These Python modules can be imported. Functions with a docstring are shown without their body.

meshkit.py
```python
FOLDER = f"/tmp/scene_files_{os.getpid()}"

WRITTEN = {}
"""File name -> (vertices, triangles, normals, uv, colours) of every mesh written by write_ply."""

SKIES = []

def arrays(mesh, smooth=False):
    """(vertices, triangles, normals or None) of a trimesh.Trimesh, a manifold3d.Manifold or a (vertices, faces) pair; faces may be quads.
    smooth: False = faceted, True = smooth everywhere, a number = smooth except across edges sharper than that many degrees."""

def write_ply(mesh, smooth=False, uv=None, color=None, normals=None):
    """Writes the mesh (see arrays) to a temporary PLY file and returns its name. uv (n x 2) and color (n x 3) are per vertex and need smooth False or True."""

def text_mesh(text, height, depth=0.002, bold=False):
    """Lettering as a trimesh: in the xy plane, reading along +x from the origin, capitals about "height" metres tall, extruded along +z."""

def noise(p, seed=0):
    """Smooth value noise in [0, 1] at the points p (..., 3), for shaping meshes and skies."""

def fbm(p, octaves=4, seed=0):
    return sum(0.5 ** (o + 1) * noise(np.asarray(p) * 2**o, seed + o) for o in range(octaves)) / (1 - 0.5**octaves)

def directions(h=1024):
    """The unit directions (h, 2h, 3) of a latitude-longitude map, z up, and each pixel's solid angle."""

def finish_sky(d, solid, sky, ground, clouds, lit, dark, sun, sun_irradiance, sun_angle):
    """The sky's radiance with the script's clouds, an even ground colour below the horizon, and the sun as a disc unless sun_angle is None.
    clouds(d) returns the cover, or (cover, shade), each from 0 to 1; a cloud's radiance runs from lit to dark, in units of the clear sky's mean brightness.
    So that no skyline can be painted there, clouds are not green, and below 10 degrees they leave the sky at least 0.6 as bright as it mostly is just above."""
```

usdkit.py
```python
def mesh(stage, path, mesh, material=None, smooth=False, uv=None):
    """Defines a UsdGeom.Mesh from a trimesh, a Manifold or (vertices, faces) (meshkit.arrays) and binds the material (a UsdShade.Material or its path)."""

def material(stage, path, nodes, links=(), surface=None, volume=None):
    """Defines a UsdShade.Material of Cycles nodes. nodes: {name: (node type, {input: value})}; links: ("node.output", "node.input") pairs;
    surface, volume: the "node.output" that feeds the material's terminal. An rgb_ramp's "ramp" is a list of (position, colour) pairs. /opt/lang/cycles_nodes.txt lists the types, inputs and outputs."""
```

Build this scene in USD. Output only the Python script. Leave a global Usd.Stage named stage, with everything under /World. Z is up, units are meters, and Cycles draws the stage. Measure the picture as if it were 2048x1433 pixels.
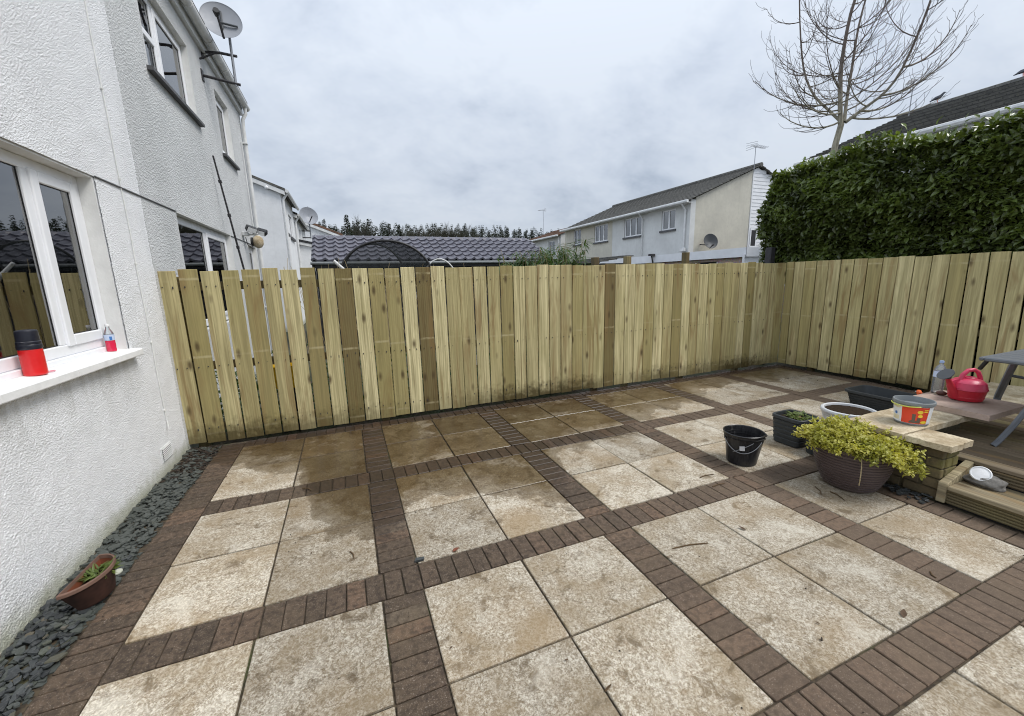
import math, random
import numpy as np
import trimesh, manifold3d as m3
from pxr import Usd, UsdGeom, UsdLux, UsdShade, Gf, Sdf, Vt
import usdkit
from meshkit import noise, fbm, text_mesh

stage = Usd.Stage.CreateInMemory()
UsdGeom.SetStageUpAxis(stage, UsdGeom.Tokens.z)
UsdGeom.SetStageMetersPerUnit(stage, 1.0)
world = UsdGeom.Xform.Define(stage, '/World')
stage.SetDefaultPrim(world.GetPrim())
UsdGeom.Scope.Define(stage, '/World/Looks')
RNG = np.random.default_rng(11)
random.seed(11)

# ------------------------------------------------------------------ node graphs
class G:
    """A small writer of Cycles node graphs: g(type, output, input=value or '@node.output')."""
    def __init__(s): s.n, s.l = {}, []
    def __call__(s, kind, out, **kw):
        name = 'n%d' % len(s.n); vals = {}
        for k, v in kw.items():
            if isinstance(v, str) and v.startswith('@'): s.l.append((v[1:], name + '.' + k))
            else: vals[k] = v
        s.n[name] = (kind, vals)
        return '@%s.%s' % (name, out)
    def pos(s): return s('geometry', 'position')
    def m(s, op, a, b=0.5, c=0.0, clamp=False): return s('math', 'value', math_type=op, value1=a, value2=b, value3=c, use_clamp=clamp)
    def noise(s, scale, vec=None, detail=3.0, rough=0.55, dist=0.0): return s('noise_texture', 'fac', vector=vec or s.pos(), scale=float(scale), detail=float(detail), roughness=float(rough), distortion=float(dist))
    def map(s, vec, scale=(1, 1, 1), loc=(0, 0, 0), rot=(0, 0, 0)): return s('mapping', 'vector', vector=vec, scale=scale, location=loc, rotation=rot)
    def mix(s, f, a, b, t='mix'): return s('mix', 'color', mix_type=t, fac=f, color1=a, color2=b)
    def range(s, v, a, b, c=0.0, d=1.0): return s('map_range', 'result', value=v, from_min=float(a), from_max=float(b), to_min=float(c), to_max=float(d), clamp=True)
    def ramp(s, f, stops): return s('rgb_ramp', 'color', fac=f, ramp=stops)
    def xyz(s, v): 
        o = s('separate_xyz', 'x', vector=v)[:-2]
        return o + '.x', o + '.y', o + '.z'
    def bump(s, h, strength=0.5, dist=0.01, normal=None):
        kw = dict(height=h, strength=float(strength), distance=float(dist))
        if normal: kw['normal'] = normal
        return s('bump', 'normal', **kw)
    def P(s, **kw): return s('principled_bsdf', 'BSDF', **kw)

MATS = {}
def mat(name, fn):
    g = G(); out = fn(g)
    MATS[name] = usdkit.material(stage, '/World/Looks/' + name, g.n, g.l, surface=out[1:])
    return MATS[name]

# ------------------------------------------------------------------ camera
F, YAW, PITCH, ROLL, CAM = 816.7381, .3802, -.1916, -.0252, np.array([1.1666, -2.0665, 1.6973])
fw = np.array([math.sin(YAW) * math.cos(PITCH), math.cos(YAW) * math.cos(PITCH), math.sin(PITCH)])
r0 = np.array([math.cos(YAW), -math.sin(YAW), 0.]); u0 = np.cross(r0, fw)
rt = r0 * math.cos(ROLL) + u0 * math.sin(ROLL); up = -r0 * math.sin(ROLL) + u0 * math.cos(ROLL)
cam = UsdGeom.Camera.Define(stage, '/World/camera')
M4 = Gf.Matrix4d(*rt, 0, *up, 0, *(-fw), 0, *CAM, 1)
cam.AddTransformOp().Set(M4)
cam.CreateHorizontalApertureAttr(36.0); cam.CreateVerticalApertureAttr(36.0 * 716 / 1024)
cam.CreateFocalLengthAttr(36.0 * F / 2048)
cam.CreateClippingRangeAttr(Gf.Vec2f(0.05, 2000))
cam.CreateExposureAttr(0.86)

# ------------------------------------------------------------------ sky and sun
SUN = np.array([.62, -.42, 1.05]); SUN /= np.linalg.norm(SUN)
SKY_STRENGTH = 0.10
def sky_mat():
    g = G()
    st = g('sky_texture', 'color', sky_type='single_scattering', sun_disc=False, sun_elevation=float(math.asin(SUN[2])), sun_rotation=float(math.atan2(SUN[0], SUN[1])), altitude=100.0)
    d = g('texture_coordinate', 'generated')
    x, y, z = g.xyz(d)
    zc = g.m('maximum', z, 0.0)
    # clouds lie on a sheet overhead: project the direction onto it
    inv = g.m('divide', 1.0, g.m('add', zc, 0.55))
    cx = g.m('multiply', x, inv); cy = g.m('multiply', y, inv)
    v = g('combine_xyz', 'vector', x=cx, y=cy, z=0.37)
    big = g.noise(1.6, g.map(v, (1, 1.1, 1), rot=(0, 0, .5)), 6, .55, .25)
    mid = g.noise(4.6, g.map(v, (1, 1.3, 1), rot=(0, 0, .5)), 6, .6, .2)
    n = g.m('add', g.m('multiply', big, .6), g.m('multiply', mid, .4))
    shade = g.range(n, .365, .575)
    # an overcast sky is about three times as bright overhead as at the skyline
    grad = g.m('multiply_add', zc, .80, .84)
    col = g.ramp(shade, [(0, (.485, .56, .68)), (.25, (.59, .665, .785)), (.6, (.70, .775, .89)), (1, (.795, .865, .965))])
    cloud = g.mix(1.0, col, g('combine_color', 'color', r=grad, g=grad, b=grad), 'multiply')
    k = CLOUD / SKY_STRENGTH
    cloud = g.mix(1.0, cloud, (k, k, k), 'multiply')
    fin = g.mix(.96, st, cloud)
    out = g('background_shader', 'background', color=fin, strength=SKY_STRENGTH)
    return usdkit.material(stage, '/World/Looks/sky', g.n, g.l, surface=out[1:])
CLOUD = 0.475
dome = UsdLux.DomeLight.Define(stage, '/World/sky')
UsdShade.MaterialBindingAPI.Apply(dome.GetPrim()).Bind(sky_mat())
dome.GetPrim().SetCustomDataByKey('kind', 'structure')
sun = UsdLux.DistantLight.Define(stage, '/World/sun')
sun.CreateIntensityAttr(0.40); sun.CreateAngleAttr(25.0); sun.CreateNormalizeAttr(True); sun.CreateColorAttr(Gf.Vec3f(1, .965, .92))
zx = SUN; xx = np.cross([0, 0, 1], zx); xx /= np.linalg.norm(xx); yx = np.cross(zx, xx)
sun.AddTransformOp().Set(Gf.Matrix4d(*xx, 0, *yx, 0, *zx, 0, 0, 0, 30, 1))

# ------------------------------------------------------------------ scene tree
USED = {}
def path_for(parent, name):
    base = (parent.GetPath().pathString if parent is not None else '/World') + '/' + name
    k = USED.get(base, 0); USED[base] = k + 1
    return base if k == 0 else '%s_%03d' % (base, k)
def data(p, label=None, cat=None, group=None, kind=None):
    for k, v in (('label', label), ('category', cat), ('group', group), ('kind', kind)):
        if v: p.SetCustomDataByKey(k, v)
    return p
ORIGIN = {}
def thing(name, label=None, cat=None, loc=(0, 0, 0), rz=0.0, group=None, kind=None):
    """An Xform at the base of a thing, straight under /World; rz in radians."""
    x = UsdGeom.Xform.Define(stage, path_for(None, name))
    x.AddTranslateOp().Set(Gf.Vec3d(*map(float, loc)))
    if rz: x.AddRotateZOp().Set(math.degrees(rz))
    p = x.GetPrim(); data(p, label, cat, group, kind)
    ORIGIN[p.GetPath().pathString] = (np.array(loc, float), rz)
    return p
def arr(mesh):
    if hasattr(mesh, 'to_mesh'):
        m = mesh.to_mesh(); return np.array(m.vert_properties[:, :3], float), np.array(m.tri_verts)
    if hasattr(mesh, 'vertices'): return np.array(mesh.vertices, float), np.array(mesh.faces)
    v, f = np.asarray(mesh[0], float), np.asarray(mesh[1], int)
    if f.shape[1] == 4: f = np.vstack([f[:, [0, 1, 2]], f[:, [0, 2, 3]]])
    return v, f
def part(name, mesh, m, parent=None, smooth=False, label=None, kind=None, w=False, tone=None, cat=None, group=None):
    """One Mesh prim. w=True: the mesh is given in world coordinates and its thing has a base of its own."""
    v, f = arr(mesh)
    if w and parent is not None:
        top = '/' + '/'.join(parent.GetPath().pathString.split('/')[1:3])
        o, rz = ORIGIN[top]; v = v - o
        if rz: c, s = math.cos(-rz), math.sin(-rz); v = v @ np.array([[c, s, 0], [-s, c, 0], [0, 0, 1]])
    p = usdkit.mesh(stage, path_for(parent, name), (v, f), MATS[m], smooth)
    if tone is not None:
        n = len(p.GetPointsAttr().Get())
        UsdGeom.PrimvarsAPI(p).CreatePrimvar('tone', Sdf.ValueTypeNames.FloatArray, 'vertex').Set(Vt.FloatArray([float(tone)] * n))
    return data(p.GetPrim(), label, cat, group, kind)
def copy(proto, loc, rz=0.0, scale=None, label=None, group=None):
    was = proto.GetCustomData(); name = proto.GetName()
    x = UsdGeom.Xform.Define(stage, path_for(None, name))
    p = x.GetPrim()
    p.GetReferences().AddInternalReference(proto.GetPath())
    x.ClearXformOpOrder()
    x.AddTranslateOp(opSuffix='at').Set(Gf.Vec3d(*map(float, loc))); x.AddRotateZOp(opSuffix='turn').Set(math.degrees(rz))
    if scale is not None: x.AddScaleOp(opSuffix='size').Set(Gf.Vec3f(*map(float, scale)))
    p.SetInstanceable(True)
    data(p, label or was.get('label'), was.get('category'), group or was.get('group'))
    return p

# ------------------------------------------------------------------ shapes
def join(ms):
    vs, fs, n = [], [], 0
    for m in ms:
        v, f = arr(m); vs.append(v); fs.append(f + n); n += len(v)
    return np.vstack(vs), np.vstack(fs)
def _bev():
    pts = []
    for a in (0, 1):
        for b in (0, 1):
            for c in (0, 1):
                for k in range(3): pts.append((a, b, c, k))
    q = []
    for a, b, c, k in pts:
        p = np.array([a, b, c], float); d = np.where(p > 0, -1, 1) * .2; d[k] = 0; q.append(p + d)
    h = trimesh.convex.convex_hull(np.array(q), repair=True)
    from scipy.spatial import cKDTree
    idx = cKDTree(np.array(q)).query(h.vertices)[1]
    return pts, idx[h.faces]
BP, BF = _bev()
BP = np.array(BP)
def corner_box(c8, b=0.004):
    """A bevelled block with the eight corners c8[a][b][c] (each a point), edges cut back by b metres."""
    c8 = np.asarray(c8, float); v = []
    L = [np.linalg.norm(c8[1, 0, 0] - c8[0, 0, 0]), np.linalg.norm(c8[0, 1, 0] - c8[0, 0, 0]), np.linalg.norm(c8[0, 0, 1] - c8[0, 0, 0])]
    for a, bb, c, k in BP:
        t = np.array([a, bb, c], float)
        for i in range(3):
            if i != k: t[i] += (1 if t[i] == 0 else -1) * min(b / max(L[i], 1e-6), .45)
        x, y, z = t
        p = sum(c8[i, j, l] * ((x if i else 1 - x) * (y if j else 1 - y) * (z if l else 1 - z)) for i in (0, 1) for j in (0, 1) for l in (0, 1))
        v.append(p)
    return np.array(v), BF
def box(x0, x1, y0, y1, z0, z1, b=0.0):
    c = np.array([[[(x, y, z) for z in (z0, z1)] for y in (y0, y1)] for x in (x0, x1)], float)
    if b: return corner_box(c, b)
    t = trimesh.creation.box(extents=(x1 - x0, y1 - y0, z1 - z0)); t.apply_translation(((x0 + x1) / 2, (y0 + y1) / 2, (z0 + z1) / 2)); return arr(t)
def tube(pts, r, n=8, cap=True):
    """A tube along pts with radius r (one or per point)."""
    pts = np.asarray(pts, float); k = len(pts); r = np.broadcast_to(np.asarray(r, float), k)
    t = np.gradient(pts, axis=0); t /= np.linalg.norm(t, axis=1, keepdims=True) + 1e-12
    ref = np.array([0, 0, 1.]) if abs(t[0, 2]) < .9 else np.array([1., 0, 0])
    a = np.cross(t[0], ref); a /= np.linalg.norm(a); rings = []
    for i in range(k):
        a = a - t[i] * (a @ t[i]); a /= np.linalg.norm(a) + 1e-12; b = np.cross(t[i], a)
        ang = np.arange(n) * 2 * np.pi / n
        rings.append(pts[i] + r[i] * (np.cos(ang)[:, None] * a + np.sin(ang)[:, None] * b))
    v = np.vstack(rings); f = []
    i = np.arange(n); j = (i + 1) % n
    for s in range(k - 1):
        o = s * n; f.append(np.stack([o + i, o + j, o + n + j], 1)); f.append(np.stack([o + i, o + n + j, o + n + i], 1))
    if cap:
        v = np.vstack([v, pts[0], pts[-1]]); c0, c1 = k * n, k * n + 1
        f.append(np.stack([np.full(n, c0), j, i], 1)); o = (k - 1) * n; f.append(np.stack([np.full(n, c1), o + i, o + j], 1))
    return v, np.vstack(f)
def lathe(prof, n=32, sx=1.0, sy=1.0):
    """Turns a profile [(radius, z), ...] about z; radius 0 closes it."""
    prof = np.asarray(prof, float); ang = np.arange(n) * 2 * np.pi / n; v, f = [], []
    for r, z in prof: v.append(np.stack([r * np.cos(ang) * sx, r * np.sin(ang) * sy, np.full(n, z)], 1))
    v = np.vstack(v); i = np.arange(n); j = (i + 1) % n
    for s in range(len(prof) - 1):
        o = s * n; f.append(np.stack([o + i, o + j, o + n + j], 1)); f.append(np.stack([o + i, o + n + j, o + n + i], 1))
    return v, np.vstack(f)
def superlathe(prof, n=48, e=4.0):
    """Like lathe but with a rounded-square section of exponent e."""
    v, f = lathe([(1, z) for r, z in prof], n); k = len(prof); ang = np.arange(n) * 2 * np.pi / n
    rad = (np.abs(np.cos(ang)) ** e + np.abs(np.sin(ang)) ** e) ** (-1 / e)
    out = []
    for r, z in prof:
        rx, ry = (r if np.ndim(r) else (r, r)); out.append(np.stack([rx * rad * np.cos(ang), ry * rad * np.sin(ang), np.full(n, z)], 1))
    return np.vstack(out), f
def at(mesh, loc=(0, 0, 0), rz=0.0, rx=0.0, ry=0.0, s=1.0):
    v, f = arr(mesh); T = trimesh.transformations.euler_matrix(rx, ry, rz)[:3, :3]
    return (v * s) @ T.T + np.array(loc, float), f
def extr(poly, h):
    """Extrudes 2D points (counter-clockwise) along z by h."""
    c = m3.CrossSection([np.asarray(poly, float)]); return m3.Manifold.extrude(c, h)
def prism_y(poly_xz, y0, y1):
    """A prism whose section lies in x, z and runs along y."""
    v, f = arr(extr(poly_xz, y1 - y0)); return np.stack([v[:, 0], y1 - v[:, 2], v[:, 1]], 1), f
def prism_x(poly_yz, x0, x1):
    v, f = arr(extr(poly_yz, x1 - x0)); return np.stack([x0 + v[:, 2], v[:, 0], v[:, 1]], 1), f
def cube(x0, x1, y0, y1, z0, z1): return m3.Manifold.cube((x1 - x0, y1 - y0, z1 - z0)).translate((x0, y0, z0))
def leaf(L=.1, W=.04, bend=.25, n=3):
    """A pointed leaf along +x, folded a little at its midrib and bent down."""
    xs = np.linspace(0, 1, n + 1); w = np.sin(np.pi * xs ** .8) * W / 2; v, f = [], []
    for x, ww in zip(xs, w):
        z = -bend * L * x * x
        v += [(x * L, 0, z), (x * L, ww, z + ww * .35), (x * L, -ww, z + ww * .35)]
    for i in range(n):
        a, b = 3 * i, 3 * i + 3
        f += [(a, b, b + 1), (a, b + 1, a + 1), (a, b + 2, b), (a, a + 2, b + 2)]
    return np.array(v), np.array(f)
def scatter(proto, pts, dirs, ups, scales):
    """Joins one copy of proto per point: local x along dirs, local z near ups."""
    v, f = arr(proto); d = dirs / (np.linalg.norm(dirs, axis=1, keepdims=True) + 1e-9)
    y = np.cross(ups, d); y /= np.linalg.norm(y, axis=1, keepdims=True) + 1e-9; z = np.cross(d, y)
    R = np.stack([d, y, z], 2)
    V = np.einsum('nij,kj->nki', R, v) * np.asarray(scales)[:, None, None] + pts[:, None, :]
    Fc = f[None] + (np.arange(len(pts)) * len(v))[:, None, None]
    return V.reshape(-1, 3), Fc.reshape(-1, 3)
# ------------------------------------------------------------------ materials
def plain(name, c, rough=.5, spec=.5, noise_amt=.12, scale=6.0, bump=0.0, bscale=200.0, **kw):
    def fn(g):
        n = g.noise(scale, detail=5)
        col = g.mix(g.range(n, .3, .7), tuple(x * (1 - noise_amt) for x in c), tuple(min(1, x * (1 + noise_amt)) for x in c))
        a = dict(base_color=col, roughness=g.range(g.noise(scale * 3), .3, .7, rough - .06, rough + .06), specular_ior_level=spec)
        if bump: a['normal'] = g.bump(g.noise(bscale, detail=4), .6, bump)
        a.update(kw); return g.P(**a)
    return mat(name, fn)

def roughcast(name, c, c2, amp, green=True, scale=58.0, seam=True):
    def fn(g):
        p = g.pos()
        a = g.noise(scale, p, 5, .68, .8)
        v = g('voronoi_texture', 'distance', vector=p, scale=scale * 1.1)
        h = g.m('add', g.m('multiply', a, .7), g.m('multiply', v, .5))
        big = g.noise(.9, p, 5, .6); mid = g.noise(7, p, 4)
        col = g.mix(g.range(big, .35, .7), c, c2)
        col = g.mix(g.m('multiply', g.range(mid, .45, .75), .25), col, tuple(x * .8 for x in c2))
        # low spots of the bump noise get a darker colour
        col = g.mix(g.m('multiply', g.range(a, .40, .30), .38), col, tuple(x * .55 for x in c2))
        x, y, z = g.xyz(p)
        # rain streaks
        st = g.noise(1.0, g.map(p, (5, 5, .35)), 4, .6)
        col = g.mix(g.m('multiply', g.range(st, .55, .75), .22), col, tuple(t * .72 for t in c2))
        if seam:
            dr_ = g.noise(1.0, g.map(p, (9, 9, .8)), 4, .6)
            under = g.m('multiply', g.range(z, .72, 1.13), g.range(z, 1.17, 1.15)); under = g.m('multiply', under, g.range(y, 2.33, 2.22))
            col = g.mix(g.m('multiply', g.m('multiply', under, g.range(dr_, .42, .62)), .5), col, (.40, .39, .34))
            sp_ = g.m('add', z, g.m('multiply', g.m('subtract', g.noise(6, p, 5, .65), .5), .5))
            col = g.mix(g.m('multiply', g.range(sp_, .26, .02), .30), col, (.46, .44, .36))
        if green:
            zz = g.m('add', z, g.m('multiply', g.noise(14, p, 4), -.16))
            col = g.mix(g.m('multiply', g.range(zz, .06, -.07), .7), col, (.30, .31, .20))
        return g.P(base_color=col, roughness=.9, specular_ior_level=.2, normal=g.bump(h, .9, amp))
    return mat(name, fn)
roughcast('white_roughcast', (.86, .87, .885), (.79, .80, .815), .011, scale=88)
roughcast('grey_roughcast', (.70, .71, .71), (.58, .59, .59), .022, scale=52, seam=False)
roughcast('far_white_render', (.78, .79, .80), (.68, .69, .70), .004, scale=30, seam=False)
roughcast('far_grey_render', (.66, .67, .66), (.56, .565, .555), .004, scale=30, seam=False)
roughcast('far_cream_render', (.58, .555, .475), (.47, .45, .39), .004, scale=30, seam=False)
def pebble(g):
    v = g('voronoi_texture', 'color', vector=g.pos(), scale=28.0)
    n = g.mix(.75, v, (.5, .42, .38)); return g.P(base_color=g.mix(1.0, n, (.75, .68, .62), 'multiply'), roughness=.9)
mat('pebbledash', pebble)
plain('white_plaster', (.72, .72, .70), .7, .3, .10, 5, .002, 60)
plain('white_upvc', (.80, .81, .83), .32, .5, .04, 3)
plain('gutter_white', (.66, .665, .66), .45, .5, .14, 5)
plain('sill_white', (.80, .80, .79), .55, .4, .08, 14, .001, 90)
plain('sill_slate', (.085, .085, .09), .6, .4, .25, 14, .002, 60)
plain('gasket_black', (.012, .012, .013), .5)
plain('room_dark', (.025, .026, .028), .9, .1)
plain('curtain_grey', (.50, .51, .50), .9, .1, .2, 3)
plain('blind_white', (.68, .74, .74), .9, .1, .1, 3)
def glass(g):
    fr = g('fresnel', 'fac', IOR=3.0)
    gl = g('glossy_bsdf', 'BSDF', color=(1, 1, 1), roughness=.012, normal=g.bump(g.noise(2.2, detail=1), .05, .01))
    tr = g('transparent_bsdf', 'BSDF', color=(.86, .9, .88))
    return g('mix_closure', 'closure', fac=fr, closure1=tr, closure2=gl)
mat('window_glass', glass)

def boards(name, base_lo, base_hi, dark, lines=True, wetfoot=True, vertical=True):
    """Treated softwood: long grain, knots, old batten marks and wet feet; 'tone' (0 dark and wet to 1 pale) is a primvar of the board."""
    def fn(g):
        p = g.pos(); rnd = g('object_info', 'random'); x, y, z = g.xyz(p)
        off = g('combine_xyz', 'vector', x=g.m('multiply', rnd, 37.0), y=g.m('multiply', rnd, 61.0), z=g.m('multiply', rnd, 83.0))
        q = g('mix_vector', 'result', fac=.5, a=p, b=off)     # half the position plus an offset of the board's own
        sc = (60, 60, 2.2) if vertical else (60, 2.2, 60)
        sl = (10, 10, 1.1) if vertical else (10, 1.1, 10)
        grain = g.noise(1.0, g.map(q, sc), 5, .62, .4)
        wide = g.noise(1.0, g.map(q, sl), 4, .6, 1.6)
        ring = g('wave_texture', 'fac', vector=g.map(q, (16, 16, .9) if vertical else (16, .9, 16)), scale=1.6, distortion=9.0, detail=3.0, detail_scale=1.2)
        tone = g('attribute', 'fac', attribute='tone')
        base = g.ramp(tone, [(0, dark), (.18, tuple(.75 * d + .25 * l for d, l in zip(dark, base_lo))), (.4, base_lo), (.75, base_hi), (1, tuple(min(1, 1.12 * t) for t in base_hi))])
        col = g.mix(g.m('multiply', g.range(grain, .40, .64), .62), base, tuple(t * .52 for t in base_lo))
        col = g.mix(g.m('multiply', g.range(ring, .5, .92), .36), col, tuple(t * .6 for t in base_lo))
        col = g.mix(g.m('multiply', g.range(wide, .52, .68), .66), col, (.225, .14, .055))
        col = g.mix(g.m('multiply', g.range(g.noise(1.3, q, 4, .6), .50, .70), .34), col, (.28, .25, .085))
        v = g('voronoi_texture', 'distance', vector=g.map(q, (13, 13, 5.2) if vertical else (13, 5.2, 13)), scale=1.0, randomness=1.0)
        knot = g.range(v, .20, .06)
        pick = g.range(g('voronoi_texture', 'color', vector=g.map(q, (13, 13, 5.2) if vertical else (13, 5.2, 13)), scale=1.0), .30, .36)
        col = g.mix(g.m('multiply', g.m('multiply', knot, pick), .85), col, (.075, .048, .02))
        rough = .72
        if lines:
            zz = g.m('add', z, g.m('multiply', g.m('subtract', rnd, .5), .06))
            l = None
            for z0 in (1.765, .965, .125):
                b = g.range(g.m('absolute', g.m('subtract', zz, z0)), .016, .007)
                l = b if l is None else g.m('maximum', l, b)
            l = g.m('multiply', l, g.range(tone, .60, .40)); l = g.m('multiply', l, g.range(g.noise(14, p), .35, .6, .05, .6))
            col = g.mix(l, col, (.50, .43, .25))
        if wetfoot:
            zz = g.m('add', z, g.m('multiply', g.m('subtract', g.noise(16, p, 4), .5), .34))
            near = g.range(g.noise(.55, g.map(p, (1, 1, .02)), 2), .36, .58, .25, 1.0)
            col = g.mix(g.m('multiply', g.m('multiply', g.range(zz, .28, .08), near), .92), col, (.062, .044, .012))
        h = g.m('add', g.m('multiply', grain, .6), g.m('multiply', ring, .25))
        return g.P(base_color=col, roughness=rough, specular_ior_level=.3, normal=g.bump(h, .5, .003))
    return mat(name, fn)
boards('fence_wood', (.385, .32, .138), (.73, .645, .37), (.10, .062, .022))
boards('post_wood', (.16, .13, .06), (.24, .20, .10), (.07, .05, .03), False, False)
boards('deck_wood', (.165, .122, .078), (.30, .24, .16), (.05, .034, .02), False, False, False)
boards('step_wood', (.17, .132, .082), (.40, .335, .21), (.05, .038, .026), False, False, False)

def wet_mask(g, p):
    """Where the paving is wet: everything behind a ragged line that runs along the fence (y of the line by x)."""
    x, y, z = g.xyz(p)
    line = [(-.3, 2.5), (.1, 2.35), (.35, 2.05), (.62, 1.85), (.72, 1.45), (.80, .95), (1.0, .62), (1.25, .5), (1.42, .78), (1.7, .95), (2.1, .82), (2.35, .62), (2.55, .40), (2.66, .46), (2.85, .9), (3.05, 1.36),
            (3.4, 1.42), (4.0, 1.38), (4.3, 1.72), (4.9, 1.86), (5.6, 1.95), (6.1, 2.35), (6.8, 2.5), (7.4, 2.15), (8.0, 2.3), (8.8, 2.1)]
    thr = g.ramp(g.range(x, -.3, 8.8), [((a + .3) / 9.1, (b / 3, b / 3, b / 3)) for a, b in line])
    t = g.m('multiply', thr, 3.0)
    wob = g.m('add', g.m('multiply', g.m('subtract', g.noise(2.6, p, 6, .62), .5), 1.0), g.m('multiply', g.m('subtract', g.noise(12, p, 4, .6), .5), .22))
    d = g.m('subtract', g.m('add', y, wob), t)
    wet = g.m('add', g.m('multiply', g.range(d, -.02, .03), .62), g.m('multiply', g.range(d, .02, .38), .38))
    # drying patches inside, and odd damp spots outside
    dry = g.range(g.noise(2.6, g.map(p, loc=(4, 7, 0)), 7, .7), .56, .74)
    wet = g.m('multiply', wet, g.m('subtract', 1.0, g.m('multiply', dry, .6)))
    spot = g.range(g.noise(3.1, g.map(p, loc=(13, 2, 0)), 3, .5), .70, .735)
    return g.m('maximum', wet, g.m('multiply', spot, .55)), g.range(d, .2, 1.1)
def slab(g):
    p = g.pos(); rnd = g('object_info', 'random'); x, y, z = g.xyz(p)
    wet, deep = wet_mask(g, p)
    agg = g('voronoi_texture', 'color', vector=p, scale=150.0)
    aggv = g('rgb_to_bw', 'val', color=agg)
    fine = g.noise(260, p, 2, .6); mid = g.noise(46, p, 4, .7); own = g('combine_xyz', 'vector', x=g.m('multiply', rnd, 31.0), y=g.m('multiply', rnd, 57.0), z=g.m('multiply', rnd, 11.0)); ps = g('mix_vector', 'result', fac=.5, a=p, b=own)
    pat = g.noise(6.4, ps, 6, .68, .3); pat2 = g.noise(2.8, g.map(ps, loc=(5, 1, 0)), 5, .62); blot = g.noise(15.0, g.map(ps, loc=(2, 9, 0)), 6, .70, .5)
    col = g.mix(g.range(aggv, .2, .8), (.23, .18, .115), (.58, .53, .43))
    col = g.mix(g.m('multiply', g.range(fine, .44, .62), .55), col, (.70, .66, .58))
    worm = g.noise(56, g.map(p, loc=(1, 8, 2)), 6, .78, .6)
    col = g.mix(g.m('multiply', g.range(worm, .50, .57), .72), col, (.165, .125, .082))
    col = g.mix(g.m('multiply', g.range(mid, .50, .66), .55), col, (.165, .12, .07))
    col = g.mix(g.m('multiply', g.range(pat, .46, .62), .66), col, (.245, .185, .11))
    col = g.mix(g.m('multiply', g.range(blot, .56, .65), .76), col, (.115, .082, .047))
    col = g.mix(g.m('multiply', g.range(pat2, .50, .68), .30), col, (.33, .225, .115))
    col = g.mix(g.m('multiply', g.range(pat, .46, .32), .45), col, (.66, .62, .53))
    pits = g.range(g.noise(38, g.map(p, loc=(3, 3, 3)), 4, .72), .645, .70)
    col = g.mix(g.m('multiply', pits, .75), col, (.06, .042, .024))
    col = g('hsv', 'color', hue=.5, saturation=1.0, value=g.range(rnd, 0, 1, .76, 1.13), fac=1.0, color=col)
    right = g.range(g.m('subtract', x, y), 1.6, 4.2)
    col = g.mix(g.m('multiply', right, .10), col, (.28, .23, .155))
    wcol = g.mix(1.0, g.mix(g.m('multiply', g.range(blot, .46, .60), .6), col, (.19, .138, .078)), (.34, .28, .195), 'multiply')
    wcol = g.mix(g.m('multiply', deep, .55), wcol, g.mix(1.0, wcol, (.50, .46, .42), 'multiply'))
    col = g.mix(wet, col, wcol)
    h = g.m('add', g.m('multiply', aggv, .5), g.m('multiply', mid, .8))
    rough = g.m('add', g.range(wet, 0, 1, .88, .20), g.m('multiply', g.m('subtract', mid, .5), .3))
    h2 = g.m('multiply', h, g.range(g.m('multiply', wet, deep), 0, 1, 1.0, .35))
    return g.P(base_color=col, roughness=rough, specular_ior_level=g.range(wet, 0, 1, .25, .5), normal=g.bump(h2, .75, .0035))
mat('paving_slab', slab)
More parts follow.
